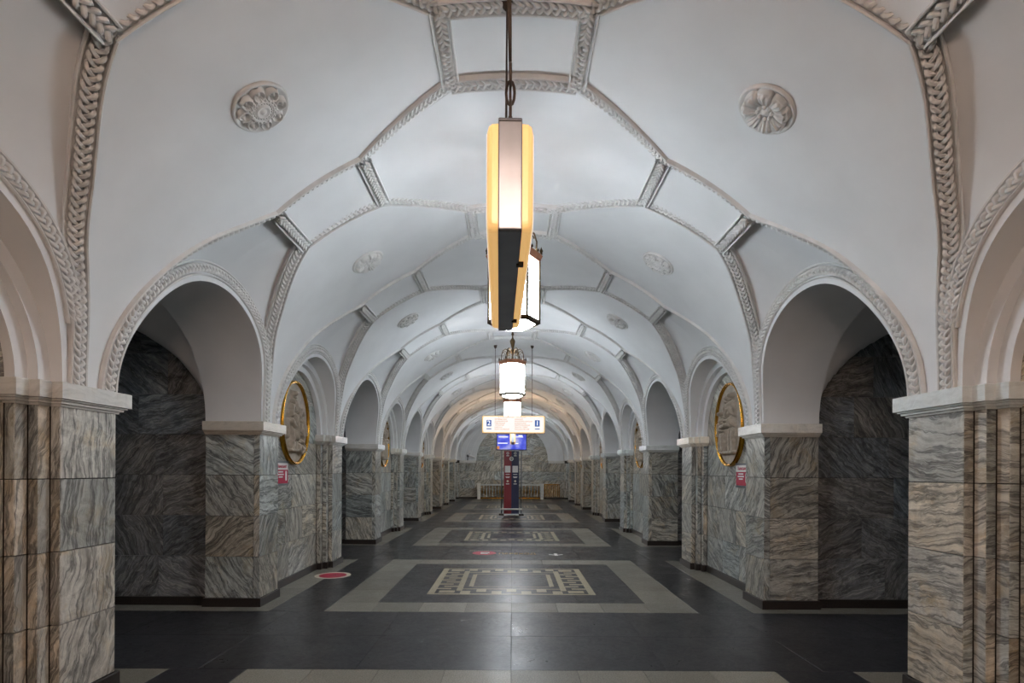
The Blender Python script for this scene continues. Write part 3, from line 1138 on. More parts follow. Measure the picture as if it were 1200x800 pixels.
# ------------------------------------------------------------------ lanterns
LR = 0.243      # hexagon corner radius
LB, LT = 3.06, 3.69
def make_lantern():
    L = empty('hanging_lantern', 'x', 'lantern')
    hexp = [(LR * math.cos(PI / 3 * k), LR * math.sin(PI / 3 * k)) for k in range(6)]
    for k in range(6):
        (xa, ya), (xb, yb) = hexp[k], hexp[(k + 1) % 6]
        mb = MB()
        q = 0.965
        mx_, my_ = (xa + xb) / 2, (ya + yb) / 2
        pa = (mx_ + (xa - mx_) * .93, my_ + (ya - my_) * .93); pb = (mx_ + (xb - mx_) * .93, my_ + (yb - my_) * .93)
        tp = 0.93  # panes lean in towards the top a little
        v = []
        for d in (1.0, 0.975):
            v += [(pa[0] * d, pa[1] * d, LB + .03), (pb[0] * d, pb[1] * d, LB + .03), (pb[0] * d, pb[1] * d, LT - .02), (pa[0] * d, pa[1] * d, LT - .02)]
        mb.add(v, [(0, 1, 2, 3), (7, 6, 5, 4), (0, 4, 5, 1), (1, 5, 6, 2), (2, 6, 7, 3), (3, 7, 4, 0)])
        ob('glass_pane', mb, 'pane', L)
        ob('corner_bar', MB().tube([(xa * 1.01, ya * 1.01, LB), (xa * 1.01, ya * 1.01, LT)], 0.014, 6), 'bronze', L)
    # bottom rim and bowl
    def hexring(mb, prof):
        return mb.lathe(prof, 6, smooth=False)
    mb = MB(); hexring(mb, [(LR - .03, LB), (LR - .03, LB + .03), (LR + .012, LB + .035), (LR + .016, LB + .005), (LR - .01, LB - .012), (LR - .03, LB)])
    ob('bottom_rim', mb, 'bronze', L)
    mb = MB(); mb.lathe([(LR - .03, LB + .005), (LR * .7, LB - .03), (LR * .35, LB - .05), (0.001, LB - .055)], 6, smooth=False)
    ob('bottom_glass', mb, 'bowl', L)
    mb = MB(); hexring(mb, [(LR - .04, LT - .03), (LR + .012, LT - .03), (LR + .02, LT), (LR + .035, LT + .03), (LR + .022, LT + .05), (LR - .03, LT + .05), (LR - .04, LT - .03)])
    ring_ = ob('crown_ring', mb, 'copper', L)
    mb = MB()
    for k in range(6):
        a = PI / 3 * k
        mb.lathe([(0.001, 0.07), (0.008, 0.05), (0.018, 0.03), (0.010, 0.012), (0.016, 0), (0.001, -.005)], 8, ((LR + .02) * math.cos(a), (LR + .02) * math.sin(a), LT + .05))
    for k in range(12):
        a = PI / 6 * k + PI / 12
        mb.lathe([(0.001, 0.035), (0.010, 0.018), (0.010, 0.004), (0.001, 0)], 6, ((LR - .005) * math.cos(a), (LR - .005) * math.sin(a), LT + .05))
    ob('cresting', mb, 'bronze', ring_, kind='stuff')
    # scroll arms
    for k in range(6):
        a = PI / 3 * k
        pts = []
        for r, z in ((LR - .03, LT + .05), (LR - .025, LT + .17), (LR - .05, LT + .25), (LR - .10, LT + .285), (LR - .16, LT + .26), (LR - .20, LT + .21), (LR - .235, LT + .20), (0.03, LT + .22)):
            pts.append((r * math.cos(a), r * math.sin(a), z))
        arm = ob('scroll_arm', MB().tube(pts, 0.009, 6), 'bronze', L)
        mb = MB()
        sp = []
        for t in np.linspace(0, 2.2 * PI, 16):
            rr = 0.045 * (1 - t / (2.6 * PI))
            sp.append(((LR - .095 + rr * math.cos(t)) * math.cos(a), (LR - .095 + rr * math.cos(t)) * math.sin(a), LT + .20 + rr * math.sin(t)))
        mb.tube(sp, 0.006, 5)
        ob('curl', mb, 'bronze', arm)
        # flat spoke over the open top
        mb = MB()
        d = np.array([math.cos(a), math.sin(a)]); nn = np.array([-d[1], d[0]])
        pts4 = [d * (LR - .02) + nn * .02, d * .03 + nn * .035, d * .03 - nn * .035, d * (LR - .02) - nn * .02]
        mb.prism([tuple(p) for p in pts4], LT + .03, LT + .04, lambda u, v, a_: (u, v, a_))
        ob('spoke', mb, 'bronze', L)
    # stem
    top = ZS + B
    mb = MB()
    mb.lathe([(0.001, LT + .02), (0.03, LT + .04), (0.022, LT + .10), (0.012, LT + .16), (0.03, LT + .22), (0.036, LT + .26), (0.018, LT + .30), (0.05, LT + .42),
              (0.052, LT + .45), (0.02, LT + .50), (0.012, LT + .54), (0.028, LT + .58), (0.012, LT + .62), (0.010, LT + .66)], 14)
    ob('finial', mb, 'bronze', L)
    mb = MB(); mb.lathe([(0.010, LT + .64), (0.010, LT + .72), (0.02, LT + .74), (0.010, LT + .76), (0.010, top - .03)], 8)
    ob('stem', mb, 'bronze', L)
    mb = MB(); mb.lathe([(0.012, top - .10), (0.05, top - .07), (0.11, top - .03), (0.13, top + .01)], 16)
    ob('ceiling_rose', mb, 'bronze', L)
    mb = MB(); mb.lathe([(0.001, .05), (0.03, .042), (0.045, .02), (0.05, 0), (0.045, -.02), (0.03, -.042), (0.001, -.05)], 10, (0, 0, LT - .13))
    ob('bulb', mb, 'bulb', L)
    return L
lan = make_lantern()
_wm = {}
def warm_mesh(me, mat):
    k = (me.name, mat)
    if k not in _wm:
        c = me.copy(); c.materials.clear(); c.materials.append(M[mat]); _wm[k] = c
    return _wm[k]
lord = ['lantern hanging behind the camera', 'lantern hanging straight above the camera', 'lantern nearest in view, half hidden behind the light box',
        'lantern fully in view, just above the direction sign', 'smaller lantern behind the direction sign',
        'lantern fourth in the row, behind the sign and smaller ones', 'farthest lantern, before the end wall']
LN = [lan] + [copy_tree(lan) for _ in OPEN[1:]]
for i, c in enumerate(OPEN):
    L = LN[i]
    L.location = (0.012 if i == 2 else 0, c, 0.06 if i == 3 else 0)
    if i in (0, 1, 5):
        for ch in L.children:
            if ch.name.startswith(('glass_pane', 'bottom_glass')):
                ch.data = warm_mesh(ch.data, 'pane_amber' if i == 5 else 'pane_warm')
    tag(L, 'hexagonal white glass ' + lord[i], 'lantern', 'hexagonal lanterns down the middle of the hall')

# ------------------------------------------------------------------ light box signs
FONT = None
def text_obj(name, body, size, mat, parent, loc, rot, align='LEFT', extr=0.001, width=None):
    cu = bpy.data.curves.new(name, 'FONT')
    cu.body = body
    cu.size = size
    cu.align_x = align
    cu.align_y = 'CENTER'
    cu.extrude = extr
    cu.resolution_u = 2
    tmp = bpy.data.objects.new('text_source', cu)
    COL.objects.link(tmp)
    bpy.context.view_layer.update()
    me = bpy.data.meshes.new_from_object(tmp)
    bpy.data.objects.remove(tmp)
    bpy.data.curves.remove(cu)
    if width and len(me.vertices):
        v = np.zeros(len(me.vertices) * 3); me.vertices.foreach_get('co', v); v = v.reshape(-1, 3)
        x0, x1 = v[:, 0].min(), v[:, 0].max()
        if x1 > x0:
            v[:, 0] *= width / (x1 - x0)
            me.vertices.foreach_set('co', v.ravel())
    me.materials.clear()
    me.name = name
    return ob(name, me, mat, parent, loc, rot)

def rrect(w_, h_, r, n=5):
    pts = []
    for cx, cy, a0 in ((w_ / 2 - r, -h_ / 2 + r, -PI / 2), (w_ / 2 - r, h_ / 2 - r, 0), (-w_ / 2 + r, h_ / 2 - r, PI / 2), (-w_ / 2 + r, -h_ / 2 + r, PI)):
        for i in range(n + 1):
            a = a0 + PI / 2 * i / n
            pts.append((cx + r * math.cos(a), cy + r * math.sin(a)))
    return pts

def loft_rr(mb, layers, close=True):
    """layers: (w, h, r, y) -> rounded rectangles in XZ at depth y"""
    rings = [[(x, y, z) for x, z in rrect(w_, h_, r)] for w_, h_, r, y in layers]
    n = len(rings[0])
    v = [p for rg in rings for p in rg]
    f = []
    for i in range(len(rings) - 1):
        for k in range(n):
            k2 = (k + 1) % n
            f.append((i * n + k, i * n + k2, (i + 1) * n + k2, (i + 1) * n + k))
    if close:
        f.append(tuple(range(n))[::-1]); f.append(tuple((len(rings) - 1) * n + k for k in range(n)))
    return mb.add(v, f)

SL, SH, SZ = 1.54, 0.44, 2.56
LEFT_LINES = ['ОКТЯБРЬСКАЯ', 'ДОБРЫНИНСКАЯ', 'ПАВЕЛЕЦКАЯ', 'ТАГАНСКАЯ', 'КУРСКАЯ', 'КОМСОМОЛЬСКАЯ']
RIGHT_LINES = ['КИЕВСКАЯ', 'КРАСНОПРЕСНЕНСКАЯ', 'БЕЛОРУССКАЯ', 'НОВОСЛОБОДСКАЯ', 'ПРОСПЕКТ МИРА', 'КОМСОМОЛЬСКАЯ']
def chain_link(mb, c, ax, ln=0.05, r=0.004):
    pts = []
    for t in np.linspace(0, 2 * PI, 13):
        u = 0.017 * math.cos(t); v = ln / 2 * math.sin(t)
        pts.append((c[0] + (u if ax == 0 else 0), c[1] + (u if ax == 1 else 0), c[2] + v))
    return mb.tube(pts, r, 5, caps=False)

def make_sign(kind):
    """box along local X, standing on z = 0, faces at local -Y and +Y"""
    R = empty('light_box_sign', 'x', 'sign')
    mb = MB()
    loft_rr(mb, [(SL - .004, SH - .004, .012, -.046), (SL, SH, .014, -.042), (SL, SH, .014, .042), (SL - .004, SH - .004, .012, .046)])
    fr = ob('metal_band', mb, 'steel', R, (0, 0, SH / 2))
    # seams and screws on the band ends
    mb = MB()
    for x in (-SL / 2 - .001,):
        mb.box(x - .0015, x + .0015, -.043, .043, SH / 2 - .02, SH / 2 - .017)
    ob('seam', mb, 'dark_metal', fr)
    mb = MB()
    for x in (-SL / 2 + .35, SL / 2 - .25):
        for y in (-.047, ):
            mb.box(x - .012, x + .012, y - .02, y + .012, -SH / 2 - .008, -SH / 2 + .01)
    ob('catch', mb, 'dark_metal', fr, kind='stuff')
    for s in (-1, 1):
        mb = MB()
        loft_rr(mb, [(SL - .02, SH - .02, .03, s * .045), (SL - .02, SH - .02, .035, s * .070), (SL - .03, SH - .03, .04, s * .083), (SL - .06, SH - .06, .045, s * .090)])
        df = ob('diffuser', mb, 'amber', R, (0, 0, SH / 2))
        mb = MB()
        loft_rr(mb, [(SL - .065, SH - .065, .04, s * .089), (SL - .065, SH - .065, .04, s * .0925)])
        fc = ob('face_panel', mb, 'sign_face', R, (0, 0, SH / 2))
        rot = (PI / 2, 0, 0) if s == -1 else (PI / 2, 0, PI)
        y = s * .0935
        X = lambda x: x if s == -1 else -x
        if kind == 'full':
            # local picture u from -0.77 to 0.77 in reading direction
            uu = lambda p: (p - 598) / 1036 * SL          # measured on the photograph's crop
            vv = lambda p: (255 - p) / 305 * SH
            for num, px in (('2', 198), ('1', 987)):
                mb = MB(); loft_rr(mb, [(.118, .155, .012, 0), (.118, .155, .012, .002)])
                pl = ob('number_plate', mb, 'sign_blue', fc, (X(uu(px)), y, vv(236)), (0, 0, 0 if s == -1 else PI))
                text_obj('numeral', num, .165, 'sign_white', fc, (X(uu(px)), y + s * .003, vv(236)), rot, 'CENTER')
                ob('line_mark', MB().box(-.058, .058, -.001, .001, -.011, .011), 'sign_blue', fc, (X(uu(px)), y, vv(330)))
            for lines, px, wds in ((LEFT_LINES, 290, (190, 210, 165, 150, 120, 235)), (RIGHT_LINES, 615, (130, 285, 185, 245, 215, 235))):
                for i, (ln, wd) in enumerate(zip(lines, wds)):
                    text_obj('lettering', ln, .046, 'sign_orange', fc, (X(uu(px)), y, vv(172 + i * 33)), rot, width=wd / 1036 * SL)
            text_obj('lettering', 'К ПОЕЗДАМ ДО СТАНЦИЙ:', .03, 'sign_orange', fc, (X(uu(350)), y, vv(136)), rot, width=450 / 1036 * SL)
    # hangers
    for x in (-SL / 2 + .32, SL / 2 - .32) if kind == 'full' else (-SL / 2 + .05, SL / 2 - .05):
        topz = ZS + B - SZ - 0.02
        mb = MB()
        mb.tube([(x, 0, SH), (x, 0, SH + .03)], .008, 6)
        z = SH + .05
        ax = 0
        if kind == 'full':
            mb.tube([(x, 0, SH), (x, 0, topz)], .006, 6)
            for zz in np.linspace(SH + .3, topz - .1, 6):
                mb.lathe([(0.001, .012), (.012, 0), (.001, -.012)], 6, (x, 0, zz))
        else:
            for _ in range(3):
                chain_link(mb, (x, 0, z), ax, 0.095, .006); ax = 1 - ax; z += .072
            mb.tube([(x, 0, z - .02), (x + .004, 0.004, z + .40)], .0055, 6); z += .44
            for _ in range(3):
                chain_link(mb, (x, 0, z - .01), ax, 0.095, .006); ax = 1 - ax; z += .072
            mb.tube([(x, 0, z - .02), (x, 0, topz)], .0055, 6)
            cu = [(x + .014, 0.0, SH + .02), (x + .02, .0, SH + .2), (x + .008, .01, SH + .5), (x + .012, .005, SH + .9), (x + .01, 0, topz)]
            mb.tube(cu, .005, 6)
        ch = ob('hanger', mb, 'iron', R)
        mb = MB(); mb.lathe([(0.012, topz - .05), (0.03, topz - .03), (0.045, topz + .03)], 10, (x, 0, 0))
        ob('ceiling_cup', mb, 'iron', ch)
    return R
near_yaw = math.atan2(-0.034, 1.54)
s1 = make_sign('end')
s1.location = (-0.030, 2.13 + SL / 2, SZ - .005)
s1.rotation_euler = (0, 0, PI / 2 + 0.023)
tag(s1, 'amber-edged light box sign seen end on, hanging closest to the camera', 'sign', 'hanging light box signs')
s2 = make_sign('full')
s2.location = (0.03, 13.55, SZ - .03)
tag(s2, 'light box direction sign with blue 2 and 1 plates, facing the camera', 'sign', 'hanging light box signs')
s3 = copy_tree(s1)
s3.location = (0.02, 18.75, SZ - .02)
s3.rotation_euler = (0, 0, PI / 2)
tag(s3, 'small distant light box sign seen end on, in front of the blue screen', 'sign', 'hanging light box signs')

# ------------------------------------------------------------------ rosettes
def polar_grid(f, r0, r1, nr, na):
    rs = np.linspace(r0, r1, nr)
    P = np.zeros((nr, na + 1, 3))
    for i, r in enumerate(rs):
        for j in range(na + 1):
            a = 2 * PI * j / na
            P[i, j] = (r * math.cos(a), r * math.sin(a), f(r, a))
    return P

RO = 0.183
def petal_h(r, a):
    """eight broad ribbed petals with curled tips"""
    t = r / RO
    k = 8
    ph = ((a / (2 * PI) * k) % 1.0) * 2 - 1          # -1..1 across a petal
    edge = 1 - abs(ph) ** 3
    outline = 0.97 - 0.12 * abs(ph) ** 2.5
    if t > outline:
        return 0.004
    body = 0.016 + 0.044 * math.sin(min(1, max(0, (t - .2) / .72)) * PI * .62) * (0.35 + 0.65 * edge)
    body += 0.008 * math.cos(ph * PI * 3.0) * min(1, max(0, (t - .25) * 3)) * (1 if t < .85 else .2)
    if abs(ph) > 0.9:
        body -= 0.024
    if t > 0.84 * outline / .97:
        body -= 0.010
    return body
def scroll_h(r, a):
    """eight curled lobes, each a raised rim round a ball, on hollow stems"""
    t = r / RO
    k = 8
    ph = ((a / (2 * PI) * k) % 1.0) * 2 - 1
    x = ph * t * PI / k
    d = math.hypot(t - 0.74, x)
    ball = 0.046 * math.exp(-((math.hypot(t - 0.80, x - .03)) / 0.11) ** 2)
    rim = 0.044 * math.exp(-((d - 0.215) / 0.05) ** 2)
    stem = 0.036 * math.exp(-((abs(x) - 0.09) / 0.05) ** 2) if t < 0.62 else 0.0
    return 0.004 + max(ball, rim, stem)
def rosette(kind):
    R = empty('ceiling_rosette', 'x', 'rosette')
    mb = MB(); mb.lathe([(0.001, 0.006), (RO + .004, 0.006), (RO + .010, 0.022), (RO + .022, 0.022), (RO + .030, 0.010), (RO + .034, -.03)], 40)
    ob('rim', mb, 'stucco', R)
    mb = MB(); mb.grid(polar_grid(petal_h if kind else scroll_h, 0.05, RO, 30, 144), True)
    ob('petals', mb, 'stucco', R)
    mb = MB()
    if kind:
        mb.lathe([(0.055, 0.015), (0.05, 0.03), (0.03, 0.026), (0.022, 0.04), (0.001, 0.044)], 16)
        for k in range(8):
            a = 2 * PI * (k + .5) / 8
            mb.lathe([(0.017, 0.02), (0.015, 0.042), (0.001, 0.05)], 8, (0.052 * math.cos(a), 0.052 * math.sin(a), 0))
    else:
        mb.lathe([(0.092, 0.01), (0.09, 0.045), (0.08, 0.05), (0.072, 0.036), (0.06, 0.036), (0.052, 0.05), (0.04, 0.052), (0.03, 0.04), (0.02, 0.052), (0.001, 0.056)], 32)
        for k in range(20):
            a = 2 * PI * k / 20
            mb.lathe([(0.0085, 0.03), (0.007, 0.042), (0.001, 0.046)], 6, (0.066 * math.cos(a), 0.066 * math.sin(a), 0))
            mb.lathe([(0.011, 0.03), (0.010, 0.046), (0.001, 0.052)], 6, (0.094 * math.cos(a), 0.094 * math.sin(a), 0))
    ob('centre', mb, 'stucco', R)
    return R
protos = [rosette(0), rosette(1)]
used = [False, False]
strips = []
allb = sorted([(c, OPH) for c in OPEN] + [(c, NIH) for c in NICHE])
for (c, hf) in allb[:-1]:
    strips.append(c + hf)
words = ['first', 'second', 'third', 'fourth', 'fifth', 'sixth', 'seventh', 'eighth', 'ninth', 'tenth', 'eleventh', 'twelfth']
vis = [y for y in strips if y > 1.5]
for j, y in enumerate(strips):
    for side in (1, -1):
        if y < 1.5:
            continue
        vi = vis.index(y)
        kind = (1 if side == 1 else 0) if vi % 2 == 0 else (0 if side == 1 else 1)
        o = protos[kind] if not used[kind] else copy_tree(protos[kind])
        used[kind] = True
        ph = math.acos(1.80 / W)
        p = E(ph, y, 0.0); n_ = En(ph)
        if side == -1:
            p = p * np.array([-1, 1, 1]); n_ = n_ * np.array([-1, 1, 1])
        zax = Vector(n_); xax = Vector((0, 1, 0)); yax = zax.cross(xax)
        m4 = Matrix((xax, yax, zax)).transposed().to_4x4()
        o.rotation_euler = (m4.to_3x3() @ Matrix.Rotation(0.3 * j, 3, 'Z')).to_euler()
        o.location = Vector(p)
        tag(o, '%s plaster rosette, %s from the camera on the %s slope of the vault' % ('broad-petalled' if kind else 'scroll-petalled', words[vi], 'right' if side == 1 else 'left'),
            'rosette', 'plaster rosettes on the vault')

# ------------------------------------------------------------------ medallions
def relief_mesh(variant):
    """figures in relief on an oval plate; u right, v up, height towards the viewer"""
    a_, b_ = 0.495, 0.60
    nu_, nv_ = 130, 150
    us = np.linspace(-a_, a_, nu_); vs = np.linspace(-b_, b_, nv_)
    U, V = np.meshgrid(us, vs, indexing='ij')
    Hh = np.zeros_like(U)
    rs = np.random.RandomState(3 + variant)
    def cap(p, q, r0, r1, z=0.07, sh=3.0, fold=0.0):
        nonlocal Hh
        z = z * 0.85
        p = np.array(p); q = np.array(q); d = q - p
        t = ((U - p[0]) * d[0] + (V - p[1]) * d[1]) / (d @ d)
        t = np.clip(t, 0, 1)
        r = r0 + (r1 - r0) * t
        dist = np.hypot(U - p[0] - t * d[0], V - p[1] - t * d[1])
        k = np.clip(1 - (dist / r) ** sh, 0, 1) ** 0.5
        hh = z * k
        if fold:
            across = ((U - p[0]) * d[1] - (V - p[1]) * d[0]) / np.linalg.norm(d) / r
            hh = hh + 2.2 * fold * np.sin(across * 9 + 5 * t + rs.rand() * 6) * k
        crease = np.where(dist > r, 0.75 * np.exp(-((dist - r) / 0.014) ** 2), 0.0)
        Hh = np.where(dist <= r, np.maximum(Hh * 0.55, hh), Hh * (1 - crease))
    def head(x, y, r=0.055, z=0.10, lookx=1):
        nonlocal Hh
        cap((x, y - r * .3), (x, y + r * .35), r * .85, r, z)
        cap((x + lookx * r * .75, y - r * .05), (x + lookx * r * .9, y - r * .2), r * .2, r * .22, z * .8)   # nose
        cap((x - lookx * r * .3, y + r * .8), (x + lookx * r * .3, y + r * .95), r * .75, r * .6, z * 1.08)  # hair
        cap((x, y - r * 1.5), (x, y - r * .8), r * .6, r * .5, z * .7)                                      # neck
    if variant == 0:
        # tall woman in a long skirt, a boy beside her, a seated child in front
        head(-0.10, 0.36, 0.062, 0.11)
        cap((-0.10, 0.24), (-0.10, 0.05), 0.105, 0.085, 0.085, fold=.008)
        cap((-0.10, 0.05), (-0.12, -0.30), 0.09, 0.155, 0.09, fold=.014)
        cap((-0.20, 0.22), (-0.25, 0.02), 0.045, 0.036, 0.10); cap((-0.25, 0.02), (-0.14, -0.06), 0.036, 0.03, 0.11)
        cap((0.0, 0.22), (0.06, 0.10), 0.042, 0.036, 0.10); cap((0.06, 0.10), (0.12, 0.20), 0.034, 0.03, 0.10)
        cap((-0.15, -0.30), (-0.15, -0.38), 0.04, 0.05, 0.08); cap((-0.05, -0.30), (-0.05, -0.38), 0.04, 0.05, 0.08)
        head(0.20, 0.10, 0.055, 0.09, -1)
        cap((0.20, 0.0), (0.20, -0.20), 0.08, 0.09, 0.075, fold=.01)
        cap((0.13, -0.02), (0.08, -0.14), 0.032, 0.028, 0.09); cap((0.27, -0.02), (0.31, -0.16), 0.032, 0.028, 0.09)
        head(0.10, -0.22, 0.052, 0.12, -1)
        cap((0.11, -0.30), (0.17, -0.38), 0.075, 0.09, 0.11, fold=.01)
        cap((0.14, -0.37), (0.02, -0.33), 0.045, 0.04, 0.12); cap((0.02, -0.33), (0.03, -0.40), 0.04, 0.035, 0.11)
        cap((-0.30, 0.02), (-0.31, -0.20), 0.03, 0.05, 0.05, fold=.008)
    else:
        # two tall men at the back, a child before them holding a model between them
        head(-0.06, 0.34, 0.06, 0.08, -1)
        cap((-0.06, 0.22), (-0.05, 0.02), 0.10, 0.085, 0.065, fold=.008)
        head(0.13, 0.36, 0.062, 0.11, -1)
        cap((0.14, 0.24), (0.15, 0.02), 0.105, 0.095, 0.09, fold=.010)
        cap((0.15, 0.02), (0.17, -0.18), 0.10, 0.12, 0.09, fold=.014)
        cap((0.11, -0.10), (0.10, -0.38), 0.055, 0.04, 0.08); cap((0.20, -0.10), (0.20, -0.38), 0.055, 0.04, 0.08)
        cap((-0.07, 0.02), (-0.08, -0.36), 0.075, 0.05, 0.06, fold=.008)
        cap((0.06, 0.21), (0.0, 0.05), 0.04, 0.035, 0.11); cap((0.0, 0.05), (-0.10, -0.01), 0.034, 0.03, 0.12)
        head(-0.22, 0.13, 0.056, 0.11, 1)
        cap((-0.22, 0.03), (-0.22, -0.14), 0.085, 0.075, 0.09, fold=.010)
        cap((-0.25, -0.15), (-0.26, -0.37), 0.045, 0.034, 0.09); cap((-0.18, -0.15), (-0.16, -0.37), 0.045, 0.034, 0.09)
        cap((-0.15, 0.02), (-0.10, -0.08), 0.034, 0.03, 0.11); cap((-0.29, 0.02), (-0.31, -0.14), 0.034, 0.028, 0.10)
        cap((-0.13, -0.03), (0.02, -0.01), 0.035, 0.035, 0.13, 6)
    # ledge the figures stand on
    led = ((np.abs(U) < 0.27) & (V < -0.385) & (V > -0.425)).astype(float) * 0.065
    Hh = np.maximum(Hh, led)
    # smooth and roughen
    for _ in range(1):
        Hh[1:-1, 1:-1] = (Hh[1:-1, 1:-1] * 4 + Hh[:-2, 1:-1] + Hh[2:, 1:-1] + Hh[1:-1, :-2] + Hh[1:-1, 2:]) / 8
    rim_ = np.sqrt((U / 0.475) ** 2 + (V / 0.582) ** 2)
    Hh *= np.clip((0.96 - rim_) / 0.10, 0, 1)
    Hh += 0.003 * np.sin(U * 60 + 3 * np.sin(V * 25)) * (Hh > 0.02)
    inside = (U / a_) ** 2 + (V / b_) ** 2 <= 1.0
    mb = MB()
    idx = -np.ones(U.shape, int)
    v = []
    for i in range(nu_):
        for j in range(nv_):
            idx[i, j] = len(v)
            v.append((U[i, j], -Hh[i, j] - 0.028, V[i, j]))
    f = []
    for i in range(nu_ - 1):
        for j in range(nv_ - 1):
            if inside[i, j] and inside[i + 1, j] and inside[i, j + 1] and inside[i + 1, j + 1]:
                f.append((idx[i, j], idx[i + 1, j], idx[i + 1, j + 1], idx[i, j + 1]))
    mb.add(v, f, True)
    return mb

def make_medallion(variant):
    R = empty('oval_medallion', 'x', 'medallion')
    a_, b_ = 0.475, 0.582
    prof = [(-0.006, 0.0), (-0.008, -0.045), (-0.004, -0.056), (0.000, -0.060), (0.004, -0.056), (0.006, -0.064), (0.016, -0.072), (0.026, -0.064), (0.030, -0.03), (0.030, 0.0)]
    n = 64
    P = np.zeros((len(prof), n + 1, 3))
    for j in range(n + 1):
        t = 2 * PI * j / n
        # outward normal of the ellipse
        nx, nz = math.cos(t) / a_, math.sin(t) / b_
        l = math.hypot(nx, nz); nx /= l; nz /= l
        for i, (o_, y) in enumerate(prof):
            P[i, j] = (a_ * math.cos(t) + nx * o_, y, b_ * math.sin(t) + nz * o_)
    mb = MB(); mb.grid(P, True, flip=True)
    ob('gilt_frame', mb, 'gold', R)
    v = [(a_ * math.cos(2 * PI * j / n) * .99, -0.004, b_ * math.sin(2 * PI * j / n) * .99) for j in range(n)]
    me_ = relief_mesh(variant)
    ob('relief', me_, 'relief', R)
    return R
med = [make_medallion(0), make_medallion(1)]
mu_ = [False, False]
mw = ['behind the camera', 'on the nearest pylon', 'in full view on the second pylon', 'seen edge-on on the third pylon', 'on the fourth pylon', 'on the fifth pylon', 'on the last pylon']
for i, c in enumerate(NICHE[:-1]):
    for side in (1, -1):
        if i == 0:
            continue
        v = 1 if (side == 1) == (i % 2 == 0) else 0
        o = med[v] if not mu_[v] else copy_tree(med[v])
        mu_[v] = True
        o.location = (side * 3.198, c - 0.11, 2.315)
        o.rotation_euler = (0, 0, -PI / 2 if side == 1 else PI / 2)
        tag(o, 'oval gilt-framed relief of standing figures, %s niche, %s' % ('right-hand' if side == 1 else 'left-hand', mw[i]), 'medallion', 'oval medallions in the pylon niches')

# ------------------------------------------------------------------ notices on the niche walls
def notice(side, c, label):
    R = empty('wall_notice', label, 'notice', (side * 3.2, c, 0), (0, 0, -PI / 2 if side == 1 else PI / 2))
    # local: x right in reading direction, -y to the reader
    xc = -0.52 if side == -1 else 0.52
    xc = -xc if False else xc
    ob('holder', MB().box(xc - .21, xc + .21, -.014, 0, 1.42, 1.74), 'steel', R)
    ob('top_rail', MB().box(xc - .215, xc + .215, -.022, -.002, 1.725, 1.75), 'steel', R)
    ob('bottom_rail', MB().box(xc - .215, xc + .215, -.022, -.002, 1.41, 1.435), 'steel', R)
    ob('white_panel', MB().box(xc - .205, xc + .205, -.017, -.013, 1.63, 1.722), 'white_print', R)
    ob('red_panel', MB().box(xc - .205, xc + .205, -.017, -.013, 1.44, 1.63), 'crimson', R)
    text_obj('lettering', 'Внимание!', .07, 'crimson', R, (xc - .15, -.018, 1.675), (PI / 2, 0, 0), width=.30)
    mb = MB()
    for z, l in ((1.60, .16), (1.565, .2), (1.53, .13)):
        mb.box(xc - .04 - l / 2, xc - .04 + l / 2, -.019, -.016, z - .009, z + .009)
    ob('print_line', mb, 'white_print', R)
    mb = MB(); loft_rr(mb, [(.05, .14, .024, -.019), (.05, .14, .024, -.016)])
    ob('pictogram', mb, 'white_print', R, (xc + .14, 0, 1.545))
    return R
# the notice hangs at the near end of the niche: local x of the reader
notice(1, NICHE[2], 'red and white notice on the right niche wall below the medallion')
notice(-1, NICHE[2], 'red and white notice on the left niche wall below the medallion')
R = empty('wall_poster', 'tall white poster with red edge on the third right pylon', 'poster', (3.2, NICHE[3], 0), (0, 0, -PI / 2))
ob('sheet', MB().box(.30, .80, -.012, 0, 0.86, 1.44), 'white_print', R)
ob('red_edge', MB().box(.30, .34, -.015, -.010, 0.87, 1.42), 'crimson', R)
ob('red_line', MB().box(.34, .80, -.015, -.010, 1.03, 1.045), 'crimson', R)
ob('bottom_rail', MB().box(.29, .81, -.022, 0, 0.845, 0.87), 'steel', R)

# ------------------------------------------------------------------ floor stickers
def disc(mb, r0, r1, z, n=40):
    v = []; f = []
    for k in range(n):
        a = 2 * PI * k / n
        v += [(r0 * math.cos(a), r0 * math.sin(a), z), (r1 * math.cos(a), r1 * math.sin(a), z)]
    for k in range(n):
        j = (k + 1) % n
        f.append((2 * k, 2 * k + 1, 2 * j + 1, 2 * j))
    return mb.add(v, f)
st_ = empty('floor_sticker', 'round red floor sticker with cream border beside the second left pylon', 'sticker', (-2.76, 8.57, 0))
ob('border', disc(MB(), .205, .27, .0022), 'cream_print', st_)
ob('red_field', disc(MB(), .001, .206, .0022), 'crimson', st_)
ob('mark', MB().box(-.05, .05, -.012, .012, .002, .003), 'dark_metal', st_, rot=(0, 0, 0.6))
st_ = empty('floor_sticker', 'red oval floor decal with white sign on the dark cross band', 'sticker', (-0.54, 10.95, 0))
ob('red_field', disc(MB(), .001, .235, .0022), 'crimson', st_)
ob('white_sign', MB().box(-.07, .07, -.10, .10, .002, .003).box(-.03, .10, -.03, .11, .002, .003), 'white_print', st_)
mb = MB()
for k in range(16):
    mb.box(-.31 + k * .04, -.285 + k * .04, .30, .34, .002, .003)
ob('small_print', mb, 'cream_print', st_)
tx = text_obj('floor_lettering', 'ПЕРЕХОД', .22, 'gold_print', None, (0.11, 10.88, .0025), (0, 0, 0), 'CENTER', width=.72)
tag(tx, 'gold lettering stuck on the dark floor band beyond the near inlay', 'lettering')
mb = MB()
mb.prism([(0, .16), (-.05, .06), (.05, .06)], .002, .003, lambda u, v, a: (u, v, a))
mb.box(-.03, .03, -.14, .07, .002, .003)
